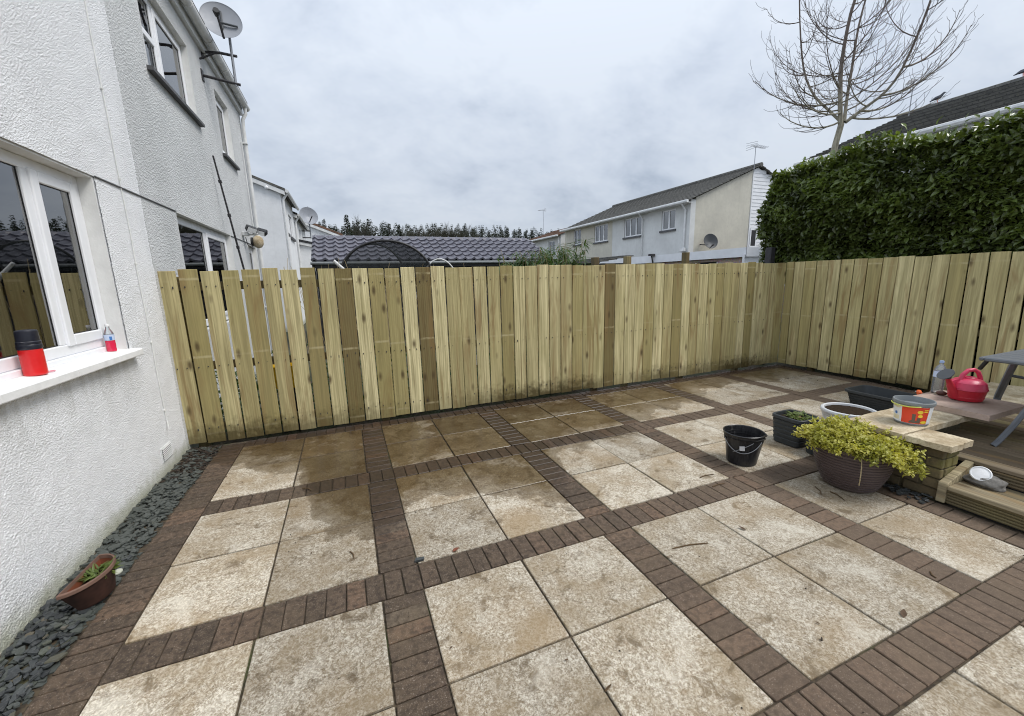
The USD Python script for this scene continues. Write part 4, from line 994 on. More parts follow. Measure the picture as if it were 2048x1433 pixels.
hp2 = [(math.cos(ca + t) * (.121 + .027 * z / .245 + .011), math.sin(ca + t) * (.121 + .027 * z / .245 + .011), z) for t, z in zip(np.linspace(-.50, .55, 12), np.linspace(.125, .235, 12))]
part('tie_wire', tube(hp2, .0026, 6), 'steel_grey', bk_, True)
part('tag', at(box(-.003, .003, -.021, .021, -.021, .021, .002), (math.cos(ca) * .152, math.sin(ca) * .152, .178), ca + .05, .1), 'zip_tag', bk_)

# terracotta wall trough lying on the slates
tt = thing('terracotta_trough', 'half round terracotta plastic trough lying on the slates by the house wall', 'plant pot', (-.315, .665, .006), math.radians(-97))
def dpoly(k, n=22):
    a = np.linspace(0, np.pi, n); r = [(math.cos(t) * .175 * k, math.sin(t) * .155 * k) for t in a]; return np.array(r)
def dshape(levels, top=False):
    rings = []; n = 22 + 8
    for k, z, off in levels:
        arc = dpoly(k); back_ = np.stack([np.linspace(arc[-1, 0], arc[0, 0], 10)[1:-1], np.zeros(8)], 1); p = np.vstack([arc, back_]); p[:, 1] += off
        rings.append(np.column_stack([p, np.full(n, z)]))
    v = np.vstack(rings); i = np.arange(n); j = (i + 1) % n; f = []
    for s in range(len(levels) - 1): o = s * n; f += [np.stack([o + i, o + j, o + n + j], 1), np.stack([o + i, o + n + j, o + n + i], 1)]
    v = np.vstack([v, rings[0].mean(0), rings[-1].mean(0)]); o = (len(levels) - 1) * n
    f += [np.stack([np.full(n, len(v) - 2), j, i], 1)]
    if top: f += [np.stack([np.full(n, len(v) - 1), o + i, o + j], 1)]
    return v, np.vstack(f)
def tlt(m): return at(m, (0, .008, .010), 0, .10, .05, .9)
part('trough_body', tlt(dshape([(.62, 0, .02), (.66, .004, .018), (.95, .146, .002)])), 'terracotta_shaded_dirty', tt, 30)
part('liner', tlt(dshape([(.60, .03, .03), (.93, .150, .004)])), 'terracotta_plastic', tt, 30)
part('rim', tlt(dshape([(1.0, .146, 0), (1.03, .150, -.002), (1.03, .170, -.002), (1.0, .174, 0), (.93, .174, .004), (.92, .150, .005)])[0:2] if False else (lambda a: (a[0], a[1][:-30]))(dshape([(.96, .146, .002), (1.0, .148, 0), (1.03, .152, -.002), (1.03, .170, -.002), (1.0, .174, 0), (.94, .174, .004), (.92, .150, .005)]))), 'terracotta_faded', tt, 30)
part('soil', tlt(dshape([(.80, .105, .014), (.84, .118, .012)], True)), 'pot_soil', tt)
tufts('weeds', 'small green weed growing in the terracotta trough', (-.25, .68, .122), 130, .05, .055, 'herb_leaf', 8, 'weed', 1.0, .2)

# feed tub
tb = thing('feed_tub', 'round grey tub with red and white label and yellow handle on the cream slab', 'tub', (5.405, -.312, .4525))
R = lambda z: .104 + .018 * z / .19
part('tub_body', lathe([(0, 0), (.102, 0), (.106, .006), (.1075, .012), (R(.012) - .001, .014), (R(.165), .165), (.128, .167), (.130, .172), (.130, .190), (.127, .194), (.121, .194), (.119, .188), (.116, .165), (.10, .02), (0, .018)], 56), 'tub_grey', tb, 35)
ca = math.atan2(CAM[1] + .312, CAM[0] - 5.405)
def wrap(a0, a1, z0, z1, off, n=14):
    """A printed panel on the side of the tub, a0 to a1 measured from the way it faces (left positive)."""
    aa = np.linspace(a0, a1, n); v = np.array([((R(z) + off) * math.cos(ca + a), (R(z) + off) * math.sin(ca + a), z) for z in (z0, z1) for a in aa]); i = np.arange(n - 1)
    return v, np.vstack([np.stack([i, i + n, i + n + 1], 1), np.stack([i, i + n + 1, i + 1], 1)])
def patch(poly, off):
    """A flat print of any outline (angle, height) laid on the tub."""
    v, f = arr(trimesh.creation.triangulate_polygon(__import__('shapely').Polygon(poly).segmentize(.06), engine='earcut'))if False else (None, None)
    p = np.array(poly, float); c = p.mean(0); q = np.vstack([p, c]); n = len(p)
    v = np.array([((R(z) + off) * math.cos(ca + a), (R(z) + off) * math.sin(ca + a), z) for a, z in q]); i = np.arange(n)
    return v, np.stack([i, (i + 1) % n, np.full(n, n)], 1)
lb = part('label', wrap(-1.5, 1.5, .016, .160, .0008, 40), 'label_white', tb, True)
part('red_panel', wrap(-.55, .92, .018, .158, .0016, 24), 'label_red', lb, True)
part('white_panel', wrap(.93, 1.3, .02, .156, .0016, 8), 'label_white', lb, True)
circ = lambda a, z, ra, rz: [(a + ra * math.cos(t), z + rz * math.sin(t)) for t in np.linspace(0, 6.283, 18)[:-1]]
for c4 in ((.42, .118, .15, .015), (.46, .085, .13, .013), (.72, .034, .20, .012)): part('roundel', patch(circ(*c4), .0024), 'label_yellow', lb)
part('blue_roundel', patch(circ(-.95, .085, .11, .012), .0024), 'label_blue', lb)
for k, a in enumerate((.02, .30)):
    part('boot', join([patch([(a, .10 - .03 * k), (a + .19, .10 - .03 * k), (a + .19, .05), (a + .02, .05)], .003), patch([(a - .13, .024), (a + .19, .024), (a + .19, .052), (a + .03, .052), (a - .12, .036)], .0031)]), 'boot_print', lb)
part('print_lines', join([wrap(-1.28, -.70, z, z + .0022, .0026, 6) for z in (.140, .134, .062, .055, .048, .041, .034)] + [wrap(.62, .86, z, z + .008, .0026, 5) for z in (.132, .118)]), 'label_yellow', lb)
hh = [(math.cos(ca + t) * (.133), math.sin(ca + t) * .133, .178 + .0 - .018 * math.cos(t / 1.5 * math.pi / 2) + .012 * t) for t in np.linspace(-1.5, .35, 16)]
part('handle', tube(hh, .0048, 8), 'handle_yellow', tb, True)
part('lid_seat', lathe([(0, .150), (.06, .152), (.1135, .149)], 40), 'tub_grey', tb, True)

# watering can
_part = part
def part(name, mesh, m, parent=None, smooth=False, **kw):
    v, f = arr(mesh); return _part(name, (v * 1.04, f), m, parent, smooth, **kw)
wc = thing('watering_can', 'red plastic watering can with black rose standing on the pink stone slab', 'watering can', (6.345, -.275, .5085), math.radians(158))
part('can_body', lathe([(0, 0), (.095, 0), (.104, .006), (.112, .028), (.1135, .031), (.1135, .035), (.112, .038), (.123, .095), (.1245, .099), (0, .099)], 48), 'can_red', wc, 35)
part('can_top', lathe([(.1242, .0992), (.126, .101), (.123, .120), (.113, .155), (.112, .158), (.1105, .160), (.085, .183), (.05, .194), (0, .197)], 48), 'can_pink', wc, 35)
seam = [(.1265 * math.cos(t), .1265 * math.sin(t), .101 + (.016 if abs(math.cos(t * 2)) > .6 else 0)) for t in np.linspace(0, 2 * np.pi, 60)]
part('seam', tube(seam, .0022, 5), 'can_pink', wc, True)
part('spout', tube([(.085, 0, .035), (.115, 0, .075), (.150, 0, .135), (.178, 0, .185), (.19, 0, .207)], [.043, .036, .025, .018, .0165], 16), 'can_red', wc, 40)
part('spout_bracket', prism_y([(.08, .12), (.145, .128), (.165, .165), (.12, .185), (.07, .19)], -.008, .008), 'can_pink', wc)
rs = tube([(.172, 0, .200), (.19, 0, .212), (.207, 0, .231), (.213, 0, .237)], [.018, .026, .058, .060], 24); part('rose', (rs[0] * np.array([1, 1, 1]), rs[1]), 'dish_dark', wc, 40)
part('handle', tube([(.075, 0, .165), (.058, 0, .225), (.02, 0, .262), (-.03, 0, .268), (-.07, 0, .245), (-.092, 0, .205), (-.105, 0, .165)], [.019, .018, .017, .016, .016, .017, .019], 12), 'can_pink', wc, 50)
part('filler_collar', lathe([(.042, .185), (.046, .20), (.040, .206), (.034, .198), (.03, .19)], 28), 'can_pink', wc, 40)

part = _part
wb = thing('water_bottle', 'clear plastic water bottle with pale blue cap beside the red watering can', 'bottle', (6.40, -.055, .5085))
pr = [(0, 0), (.036, 0), (.043, .008)]
for i in range(8): pr += [(.0445, .02 + i * .017), (.0415, .0285 + i * .017)]
pr += [(.0445, .158), (.0445, .222), (.042, .235), (.030, .262), (.016, .282), (.0145, .296), (0, .296)]
part('bottle_body', lathe(pr, 36), 'clear_plastic', wb, 40)
part('label', lathe([(.0449, .160), (.0452, .19), (.0449, .219)], 36), 'label_pale_blue', wb, 40)
part('label_patch', (lambda m: m)(join([corner_box(np.array([[[((.0445 + r) * math.cos(a), (.0445 + r) * math.sin(a), z) for z in (.163, .214)] for a in (a0, a0 + .38)] for r in (0, .0016)]), .0003) for a0 in (-2.9, -2.55, -2.2)])), 'label_pink', wb)
part('cap', lathe([(0, .2965), (.0165, .2965), (.0165, .314), (.014, .318), (0, .318)], 24), 'cap_blue', wb, 40)
og = thing('orange_tool', 'bright orange plastic scraper lying behind the stone slab by the water bottle', 'tool', (6.43, .055, .452))
part('tool_body', at(join([box(-.05, .05, -.018, .018, .0, .042, .008)]), (-.02, .02, .001), .5), 'orange_plastic', og)
part('blade', at(box(.05, .09, -.024, .024, .014, .018), (-.02, .02, .001), .5), 'steel_grey', og)
bs = thing('brown_stone', 'shiny dark brown stone between the water bottle and the watering can', 'stone', (6.335, -.115, .5085))
v, f = arr(trimesh.creation.icosphere(subdivisions=3, radius=1)); part('stone', (v * np.array([.030, .040, .022]) * (.85 + .3 * noise(v * 1.6 + 9, 4)[:, None]) + np.array([0, 0, .021]), f), 'brown_stone', bs, True)

# folding table
tbl = thing('garden_table', 'grey metal folding garden table on the deck cut off by the right edge', 'table', (6.5, -.95, .27))
TX0, TX1, TY0, TY1, TZ = 5.90, 7.02, -1.75, -.46, .968
part('table_rim', join([box(TX0, TX1, TY1 - .03, TY1, TZ - .018, TZ + .012, .008), box(TX0, TX1, TY0, TY0 + .03, TZ - .018, TZ + .012, .008), box(TX0, TX0 + .03, TY0 + .03, TY1 - .03, TZ - .018, TZ + .012, .008), box(TX1 - .03, TX1, TY0 + .03, TY1 - .03, TZ - .018, TZ + .012, .008)]), 'table_grey', tbl, w=True)
nb_ = 9; wv = (TX1 - TX0 - .06) / nb_
for k in range(nb_): part('slat', box(TX0 + .03 + k * wv + .002, TX0 + .03 + (k + 1) * wv - .002, TY0 + .03, TY1 - .03, TZ - .002, TZ + .009, .003), 'table_grey', tbl, w=True)
def leg(p, w=.020): return tube(p, w, 6)
part('leg', leg([(5.925, -.63, .271), (5.955, -.645, .31), (6.01, -.69, .45), (6.05, -.73, .60), (6.09, -.79, .76), (6.12, -.86, .95)]), 'table_grey', tbl, 30, w=True)
part('leg', leg([(6.93, -.28, .271), (6.93, -.29, .46), (6.72, -.39, .72), (6.55, -.47, .90), (6.52, -.48, .955)], .026), 'table_grey', tbl, 30, w=True)
part('leg', leg([(6.88, -1.62, .271), (6.80, -1.5, .6), (6.72, -1.40, .95)]), 'table_grey', tbl, 30, w=True)
part('leg', leg([(5.98, -1.68, .271), (6.1, -1.55, .6), (6.2, -1.45, .95)]), 'table_grey', tbl, 30, w=True)
part('brace', tube([(5.99, -.50, .955), (5.90, -.47, .90), (5.81, -.44, .84)], .018, 6) if False else tube([(6.02, -.48, .955), (6.02, -.455, .90), (6.05, -.43, .86)], .015, 6), 'gasket_black', tbl, w=True)
part('cross_bar', tube([(6.72, -.39, .72), (6.95, -.62, .66)], .014, 6), 'table_grey', tbl, w=True)
part('cross_bar', tube([(6.08, -.80, .74), (6.75, -1.42, .74)], .012, 6), 'table_grey', tbl, w=True)

# bits lying about
lf = 'shrivelled dark leaf on the paving '
WHERE = ['near the right end of the front brick band', 'on the slab right of the middle brick crossing', 'on the large front slab, its left half', 'where the wet patch ends at mid picture', 'on the pale slab left of the middle column', 'beside the front slab joint crossing', 'on the slab left of the dark damp column', 'in front of the black bucket', 'on the half wet corner slab, left one', 'on the half wet corner slab, right one', 'on the slab joint near the fence', 'right of the long slab joint at lower right', 'on the dry cell left of the black bucket']
spots = [(1806, 1237, .045), (1492, 1062, .05), (905, 1294, .02), (930, 1076, .02), (622, 1110, .022), (1137, 1320, .022), (700, 1062, .022), (1470, 955, .03), (455, 955, .03), (486, 965, .022), (590, 1015, .02), (1640, 1250, .02), (1240, 870, .02)]
def at_px(px, py):
    d = fw + rt * (px - 1024) / F - up * (py - 716.5) / F; return CAM + d * (-CAM[2] / d[2])
first = None
for k, (px, py, s) in enumerate(spots):
    p = at_px(px, py)
    if first is None:
        first = thing('dead_leaf', lf + WHERE[0], 'leaf', (p[0], p[1], .004), .4, 'dead leaves on the slabs')
        part('blade', leaf(.06, .026, -.2, 4), 'dead_leaf', first, True)
    else: copy(first, (p[0], p[1], .004), k * 1.9, (s / .06,) * 3, lf + WHERE[k])
tw = [(1345, 1099, 1416, 1088), (1630, 975, 1642, 990), (1400, 957, 1428, 950), (1660, 985, 1690, 1003), (1860, 1145, 1872, 1158), (605, 978, 622, 982), (700, 1105, 708, 1118), (1425, 975, 1450, 968), (1210, 1385, 1222, 1372)]
TWH = ['longest one, on the slab right of the middle crossing', 'left of two in front of the brown pot', 'on the dry slab left of the bucket', 'right of two in front of the brown pot', 'on the brick row below the brown pot', 'at the edge of the wet patch by the slate corner', 'on the slab beside the left brick column', 'on the slab edge just before the bucket', 'at the bottom edge in the front slab joint']
for k, (a, b, c, d) in enumerate(tw):
    p, q = at_px(a, b), at_px(c, d); p[2] = q[2] = .006; mid = (p + q) / 2 + RNG.normal(0, .01, 3) * np.array([1, 1, 0])
    t = thing('twig', 'thin brown twig ' + TWH[k], 'twig', tuple(mid), 0, 'twigs on the slabs')
    part('stick', tube([p, mid, q], [.004, .0045, .003], 5), 'twig_brown', t, w=True)
gb_ = np.random.default_rng(77); cr = []
for k in range(420):
    x, y = gb_.uniform(-.2, 8.3), gb_.uniform(-1.6, 2.9)
    if hidden(x, y): continue
    s = gb_.uniform(.003, .009) * (2.2 if gb_.random() < .06 else 1)
    cr.append(at(chip(1, gb_.uniform(.35, .9), .4), (x, y, .002 + s * .15), gb_.uniform(0, 6.3), gb_.normal(0, .2), gb_.normal(0, .2), s))
o = part('debris', join(cr), 'bark_chip', None, kind='stuff'); data(o, 'fine dark crumbs of soil and bark scattered over the paving', 'debris')
ol = thing('fallen_leaf', 'small orange brown leaf on the slab joint in front of the brick cross', 'leaf', tuple(at_px(905, 1105) + np.array([0, 0, .004])), .3)
part('blade', leaf(.05, .03, -.15, 4), 'terracotta_plastic', ol, True)
cs = thing('broken_stone', 'grey broken stone chip at the corner of a slab beside the bricks', 'stone', tuple(at_px(838, 1122) + np.array([0, 0, .0])), .2)
part('stone', at(chip(.075, .04, .012), (0, 0, .007)), 'slate_chip', cs)
pb_ = thing('pebble', 'pale pebble lying on the slates beside the terracotta trough', 'pebble', (-.262, .86, .01))
v, f = arr(trimesh.creation.icosphere(subdivisions=2, radius=1)); part('stone', (v * np.array([.022, .028, .014]) + np.array([0, 0, .008]), f), 'far_grey_render', pb_, True)
# ------------------------------------------------------------------ garage with the new tiled roof
ga = thing('garage', 'low dark outbuilding with a new grey pantile roof behind the fence', 'garage', (4, 12.5, 0))
GX0, GX1, GY, GZ, EY, EZ = .40, 7.74, 12.5, 3.13, 10.5, 2.285
part('wall', box(GX0 + .08, GX1 - .08, EY + .28, 2 * GY - EY - .28, -.08, 2.2), 'fascia_black', ga, w=True)
sl = np.array([0, GY - EY, GZ - EZ]); SL = np.linalg.norm(sl); sl /= SL; sn = np.array([0, -sl[2], sl[1]])
gv = [(GX0 + .06, EY + .05, EZ - .09), (GX0 + .06, GY, GZ - .07), (GX0 + .06, 2 * GY - EY - .05, EZ - .09)]
part('roof_deck', prism_x([(EY + .05, EZ - .12), (2 * GY - EY - .05, EZ - .12), (2 * GY - EY, EZ - .02), (GY, GZ - .02), (EY, EZ - .02)], GX0 + .02, GX1 - .02), 'fascia_black', ga, w=True)
NR, NC = 6, 26; tw_, tl_ = (GX1 - GX0) / NC, SL / NR
def pantile(x0, s0):
    u = np.linspace(0, 1, 8); hgt = .008 + .06 * np.where(u < .55, .5 - .5 * np.cos(u / .55 * 2 * np.pi), 0) ** 1.0 + .008 * np.cos(u * 2 * np.pi)
    lo = np.array([0, EY, EZ]) + sl * s0; hi = lo + sl * (tl_ * 1.08); v = []
    for b, lift in ((lo, .052), (hi, .004), (lo, -.006)):
        for uu, h in zip(u, hgt): v.append(b + np.array([x0 + uu * tw_ * 1.02, 0, 0]) + sn * (h + lift))
    i = np.arange(7); return np.array(v), np.vstack([np.stack([i, i + 1, i + 9], 1), np.stack([i, i + 9, i + 8], 1), np.stack([i + 16, i + 17, i + 1], 1), np.stack([i + 16, i + 1, i], 1)])
for r in range(NR):
    for c in range(NC): part('tile', pantile(GX0 + c * tw_, r * tl_), 'roof_tile_grey', ga, 50, w=True)
x = GX0
while x < GX1 - .1:
    a = np.linspace(-.25, np.pi + .25, 9); L = min(.455, GX1 - x)
    o = np.array([(math.cos(t) * .125, math.sin(t) * .10) for t in a]); i_ = o[::-1] * .88
    pl = np.vstack([o, i_]) + np.array([GY, GZ - .045]); part('ridge_tile', prism_x(pl, x, x + L - .006), 'roof_tile_grey', ga, 50, w=True); x += .455
part('back_slope', np.array([(GX0, GY, GZ), (GX1, GY, GZ), (GX1, 2 * GY - EY, EZ), (GX0, 2 * GY - EY, EZ)]) if False else prism_x([(GY, GZ - .018), (2 * GY - EY, EZ - .018), (2 * GY - EY, EZ + .03), (GY, GZ + .03)], GX0, GX1), 'roof_tile_grey', ga, w=True)
part('gutter', tube([(GX0 - .02, EY - .045, EZ - .045), (GX1 + .02, EY - .045, EZ - .045)], .042, 10), 'tub_grey', ga, 40, w=True)
part('fascia', box(GX0 + .01, GX1 - .01, EY + .012, EY + .03, EZ - .17, EZ - .01), 'fascia_black', ga, w=True)
part('downpipe', tube([(GX0 + .05, EY - .02, EZ - .08), (GX0 + .05, EY + .16, EZ - .3), (GX0 + .05, EY + .2, 0)], .034, 8), 'fascia_black', ga, 40, w=True)

# ------------------------------------------------------------------ terrace beyond, with its gable
def window_x(parent, x, y0, y1, z0, z1, bars=(), sash=(0,), sill=True, facing=-1, room=True):
    """A window set in a far wall whose outside faces `facing` along x."""
    s = facing
    xo = x - s * .05
    if s > 0: frame_x(parent, xo + 0.0, y0, y1, z0, z1, bars, sash, t=.07, d=.06)
    else:
        fr = [box(xo, xo + .06, y0, y0 + .07, z0, z1), box(xo, xo + .06, y1 - .07, y1, z0, z1), box(xo + .001, xo + .059, y0 + .07, y1 - .07, z0, z0 + .07), box(xo + .001, xo + .059, y0 + .07, y1 - .07, z1 - .07, z1)]
        for c in bars: fr.append(box(xo + .001, xo + .059, c - .04, c + .04, z0 + .07, z1 - .07))
        win = part('window', join(fr), 'white_upvc', parent, w=True)
        ed = [y0 + .07] + [b for c in sorted(bars) for b in (c - .04, c + .04)] + [y1 - .07]
        for k in range(len(ed) // 2): part('pane', box(xo + .03, xo + .036, ed[2 * k] + .001, ed[2 * k + 1] - .001, z0 + .071, z1 - .071), 'window_glass', win, w=True)
    if sill: part('sill', box(min(x - s * .05, x + s * .07), max(x - s * .05, x + s * .07), y0 - .08, y1 + .08, z0 - .09, z0 - .004), 'sill_slate', parent, w=True)
def open_wall(x0, x1, y0, y1, z0, z1, hs, axis='x', depth=.35, face=1):
    b = cube(x0, x1, y0, y1, z0, z1)
    for a0, a1, c0, c1 in hs:
        if axis == 'x': b = b - (cube(x1 - depth, x1 + .1, a0, a1, c0, c1) if face > 0 else cube(x0 - .1, x0 + depth, a0, a1, c0, c1))
        else: b = b - cube(a0, a1, y0 - .1, y0 + depth, c0, c1)
    return b
def terrace(name, label, X, Y0, Y1, ez, wins, matw, base, loc, pitch=.40, w=6.0):
    h = thing(name, label, 'house', loc)
    hs = [(a, b, c, d) for a, b, c, d in wins]
    part('wall', open_wall(X - w, X, Y0, Y1, base, ez, hs, 'x', .35, 1), matw, h, w=True)
    gz = ez + pitch * (w / 2)
    part('gable', prism_y([(X - w, ez), (X, ez), (X - w / 2, gz)], Y0, Y1), matw, h, w=True)
    for a, b, c, d in hs:
        part('room_interior', box(X - .349, X - .33, a + .01, b - .01, c + .01, d - .01), 'room_dark', h, w=True)
        window_x(h, X, a + .002, b - .002, c + .002, d - .002, (((a + b) / 2,) if b - a > 1.0 else ()), (0,), True, 1)
    o = .18
    rf_ = prism_y([(X + o, ez + .02 - pitch * o), (X + o, ez + .10 - pitch * o), (X - w / 2, gz + .11), (X - w - o, ez + .10 - pitch * o), (X - w - o, ez + .02 - pitch * o), (X - w / 2, gz + .03)], Y0 - .12, Y1 + .02)
    part('roof', rf_, 'old_roof_tile', h, w=True)
    part('bargeboard', join([prism_y([(X + o - .02, ez - .13 - pitch * o), (X + o - .02, ez + .015 - pitch * o), (X - w / 2, gz + .025), (X - w / 2, gz - .12)], Y0 - .11, Y0 - .08), prism_y([(X - w - o + .02, ez + .015 - pitch * o), (X - w - o + .02, ez - .13 - pitch * o), (X - w / 2, gz - .12), (X - w / 2, gz + .025)], Y0 - .11, Y0 - .08)]), 'gutter_white', h, w=True)
    part('gutter', tube([(X + o + .05, Y0 - .1, ez - .06), (X + o + .05, Y1, ez - .06)], .06, 8), 'gutter_white', h, 40, w=True)
    part('downpipe', tube([(X + o + .04, Y0 + .06, ez - .1), (X + .06, Y0 + .06, ez - .35), (X + .06, Y0 + .06, base)], .045, 8), 'gutter_white', h, 40, w=True)
    return h
tr1 = terrace('terrace_house', 'white rendered terrace house whose gable shows beyond the grey house', -.66, 15.5, 19.4, 5.06, [(16.0, 16.55, 3.62, 4.55), (17.3, 18.5, 3.6, 4.5), (16.6, 17.4, 1.0, 2.1)], 'far_white_render', -.1, (-3.6, 17.4, 0))
part('outdoor_lamp', at(lathe([(0, -.07), (.06, -.05), (.075, 0), (.05, .06), (0, .07)], 14), (-1.05, 15.44, 5.10)), 'lamp_white', tr1, True, w=True)
tr2 = terrace('terrace_house', 'second white terrace house, set a little lower with a dish at its far end', -.66, 19.42, 25.5, 4.80, [(19.9, 20.5, 3.5, 4.4), (21.5, 22.6, 3.5, 4.4)], 'far_white_render', -.1, (-3.6, 22.4, 0))
pj = thing('porch', 'flat white porch extension of the far terrace left of the tiled roof', 'porch', (-.3, 20.6, -.1))
part('wall', prism_y([(-.655, -.1), (.34, -.1), (.34, 3.46), (-.655, 3.66)], 20.0, 21.4), 'far_white_render', pj, w=True)
part('roof', prism_y([(-.655, 3.665), (.46, 3.43), (.46, 3.53), (-.655, 3.765)], 19.9, 21.5), 'fascia_black', pj, w=True)
part('fascia', prism_y([(-.655, 3.53), (.45, 3.295), (.45, 3.425), (-.655, 3.66)], 19.92, 19.95), 'gutter_white', pj, w=True)
ds2 = thing('satellite_dish', 'grey satellite dish on the far white terrace seen left of the conifers', 'satellite dish', (-.5, 23.3, 4.1))
n2 = np.array([.35, -.85, .25]); n2 /= np.linalg.norm(n2); a2 = np.cross([0, 0, 1], n2); a2 /= np.linalg.norm(a2); b2 = np.cross(n2, a2); R2 = np.stack([a2, b2, n2], 1)
v, f = lathe([(0, 0), (.2, .03), (.38, .10), (.47, .16), (.46, .17), (.37, .12), (.2, .045), (0, .012)], 28)
part('reflector', (v @ R2.T + np.array([-.28, 23.2, 5.22]), f), 'dish_grey', ds2, 50, w=True)
part('lnb_arm', tube([np.array([-.28, 23.2, 4.85]), np.array([-.05, 22.75, 5.2])], .03, 6), 'bracket_dark', ds2, w=True)
part('mast', tube([(-.25, 23.3, 5.75), (-.25, 23.3, 4.1)], .03, 8), 'steel_grey', ds2, w=True)
part('bracket', join([tube([(-.655, 23.3, z), (-.22, 23.3, z)], .03, 5) for z in (4.5, 4.15)]), 'bracket_dark', ds2, w=True)
fh = thing('gabled_house', 'distant white gable with sloping white verge behind the garage roof', 'house', (-3.0, 29, -.1))
part('wall', prism_y([(-7, -.1), (1.05, -.1), (1.05, 4.75), (-3.0, 6.35), (-7, 4.75)], 27, 33), 'far_white_render', fh, w=True)
part('roof', prism_y([(1.4, 4.62), (1.4, 4.75), (-3.0, 6.50), (-7.4, 4.75), (-7.4, 4.62), (-3.0, 6.37)], 26.85, 33.2), 'brown_roof_tile', fh, w=True)
part('verge', prism_y([(1.38, 4.45), (1.38, 4.61), (-3.0, 6.36), (-3.0, 6.19)], 26.86, 26.9), 'gutter_white', fh, w=True)

# ------------------------------------------------------------------ houses on the right
def courses(parent, matn, xe, ze, xr, zr, y0, y1, n, t=.03):
    """One slope of a roof as overlapping tile courses, each a strip of its own."""
    d = np.array([xr - xe, zr - ze]); L = np.hypot(*d); u = d / L; nn = np.array([-u[1], u[0]]); nn = nn if nn[1] > 0 else -nn
    for k in range(n):
        a = np.array([xe, ze]) + u * L * k / n; b = np.array([xe, ze]) + u * L * (k + 1.06) / n
        pl = np.array([a, b, b + nn * .008, a + nn * (t + .012)])
        ar = np.sum(pl[:, 0] * np.roll(pl[:, 1], -1) - pl[:, 1] * np.roll(pl[:, 0], -1))
        part('tile_course', prism_y(pl if ar > 0 else pl[::-1], y0, y1), matn, parent, w=True)
MX, MY0, MY1 = 16.6, 13.45, 25.4; ME, MA, MAX = 5.14, 6.86, 20.85
mh = thing('semi_detached_house', 'grey and cream two storey house with dark tiled roof and white clad gable half', 'house', (20.8, 19.4, -.1))
mw = [(14.40, 15.36, 3.92, 4.90), (16.92, 18.42, 3.88, 4.92), (20.06, 21.55, 3.87, 4.93), (23.2, 24.15, 3.93, 4.97)]
XR = 2 * MAX - MX
ga_pl = lambda x0, x1: [(x, ME + (MA - ME) * (1 - abs(x - MAX) / (MAX - MX))) for x in (x0, x1)]
part('wall', open_wall(MX, MX + .3, MY0, 19.58, -.1, ME, [w for w in mw if w[1] < 19.5], 'x', .25, -1), 'far_grey_render', mh, w=True)
part('wall', open_wall(MX - .002, MX + .3, 19.585, MY1, -.1, ME, [w for w in mw if w[0] > 19.6], 'x', .25, -1), 'far_cream_render', mh, w=True, label='cream rendered half of the front wall')
part('gable_wall', prism_y([(MX + .301, -.1), (20.55, -.1), (20.55, ga_pl(20.55, 0)[0][1] - .02), (MX + .301, ga_pl(MX + .3, 0)[0][1] - .02)], MY0, MY0 + .3), 'far_cream_render', mh, w=True, label='beige roughcast gable wall')
part('body', box(MX + .301, XR, MY0 + .301, MY1, -.1, ME - .02), 'far_cream_render', mh, w=True)
part('gable_backing', prism_y([(20.551, -.1), (XR, -.1), (XR, ME - .03), (MAX, MA - .03), (20.551, ga_pl(20.551, 0)[0][1] - .03)], MY0 + .02, MY0 + .3), 'siding_white', mh, w=True)
z = 2.55
while z < MA - .1:
    h_ = .17; xr = XR if z + h_ < ME else min(XR, MAX + (MA - z - h_ * .5) / (MA - ME) * (MAX - MX)); xl = 20.56
    z_l = ga_pl(20.56, 0)[0][1]
    if z + h_ < z_l + .1 and xr > 21: part('siding_plank', prism_x([(MY0 - .018, z), (MY0 + .018, z), (MY0 + .018, z + h_), (MY0 - .004, z + h_)], xl, xr), 'siding_white', mh, w=True)
    z += h_ + .004
part('corner_trim', box(20.49, 20.556, MY0 - .03, MY0 - .001, 2.4, 6.60), 'siding_white', mh, w=True)
for a, b, c, d in mw:
    part('room_interior', box(MX + .22, MX + .249, a + .01, b - .01, c + .01, d - .01), 'room_dark', mh, w=True)
    window_x(mh, MX, a + .004, b - .004, c + .004, d - .004, ((a + b) / 2,) if b - a < 1.2 else (a + (b - a) / 3, a + (b - a) * 2 / 3), (0,), True, -1)
part('blind', box(MX + .15, MX + .16, 14.5, 15.3, 4.42, 4.88), 'sandstone', mh, w=True)
for ya, yb_, z0_ in ((14.42, 14.72, 3.95), (16.95, 17.2, 3.9), (18.1, 18.4, 3.9), (20.1, 20.45, 3.9), (21.2, 21.5, 3.9), (23.25, 23.5, 3.95)): part('curtain', folds(ya, yb_, z0_, 4.9, MX + .14, 5), 'blind_white', mh, w=True)
gw = part('window', join([box(20.60, 20.66, MY0 - .05, MY0 - .02, 2.96, 3.92), box(21.0, 21.06, MY0 - .05, MY0 - .02, 2.96, 3.92), box(20.66, 21.0, MY0 - .049, MY0 - .021, 2.96, 3.05), box(20.66, 21.0, MY0 - .049, MY0 - .021, 3.83, 3.92)]), 'white_upvc', mh, w=True)
part('pane', box(20.662, 20.998, MY0 - .036, MY0 - .030, 3.052, 3.828), 'gasket_black', gw, w=True)
courses(mh, 'old_roof_tile', MX - .30, ME - .08, MAX, MA + .05, MY0 - .15, MY1 + .1, 14)
courses(mh, 'old_roof_tile', XR + .30, ME - .08, MAX, MA + .05, MY0 - .15, MY1 + .1, 14)
part('ridge', tube([(MAX, MY0 - .16, MA + .08), (MAX, MY1 + .1, MA + .08)], .11, 8), 'old_roof_tile', mh, 40, w=True)
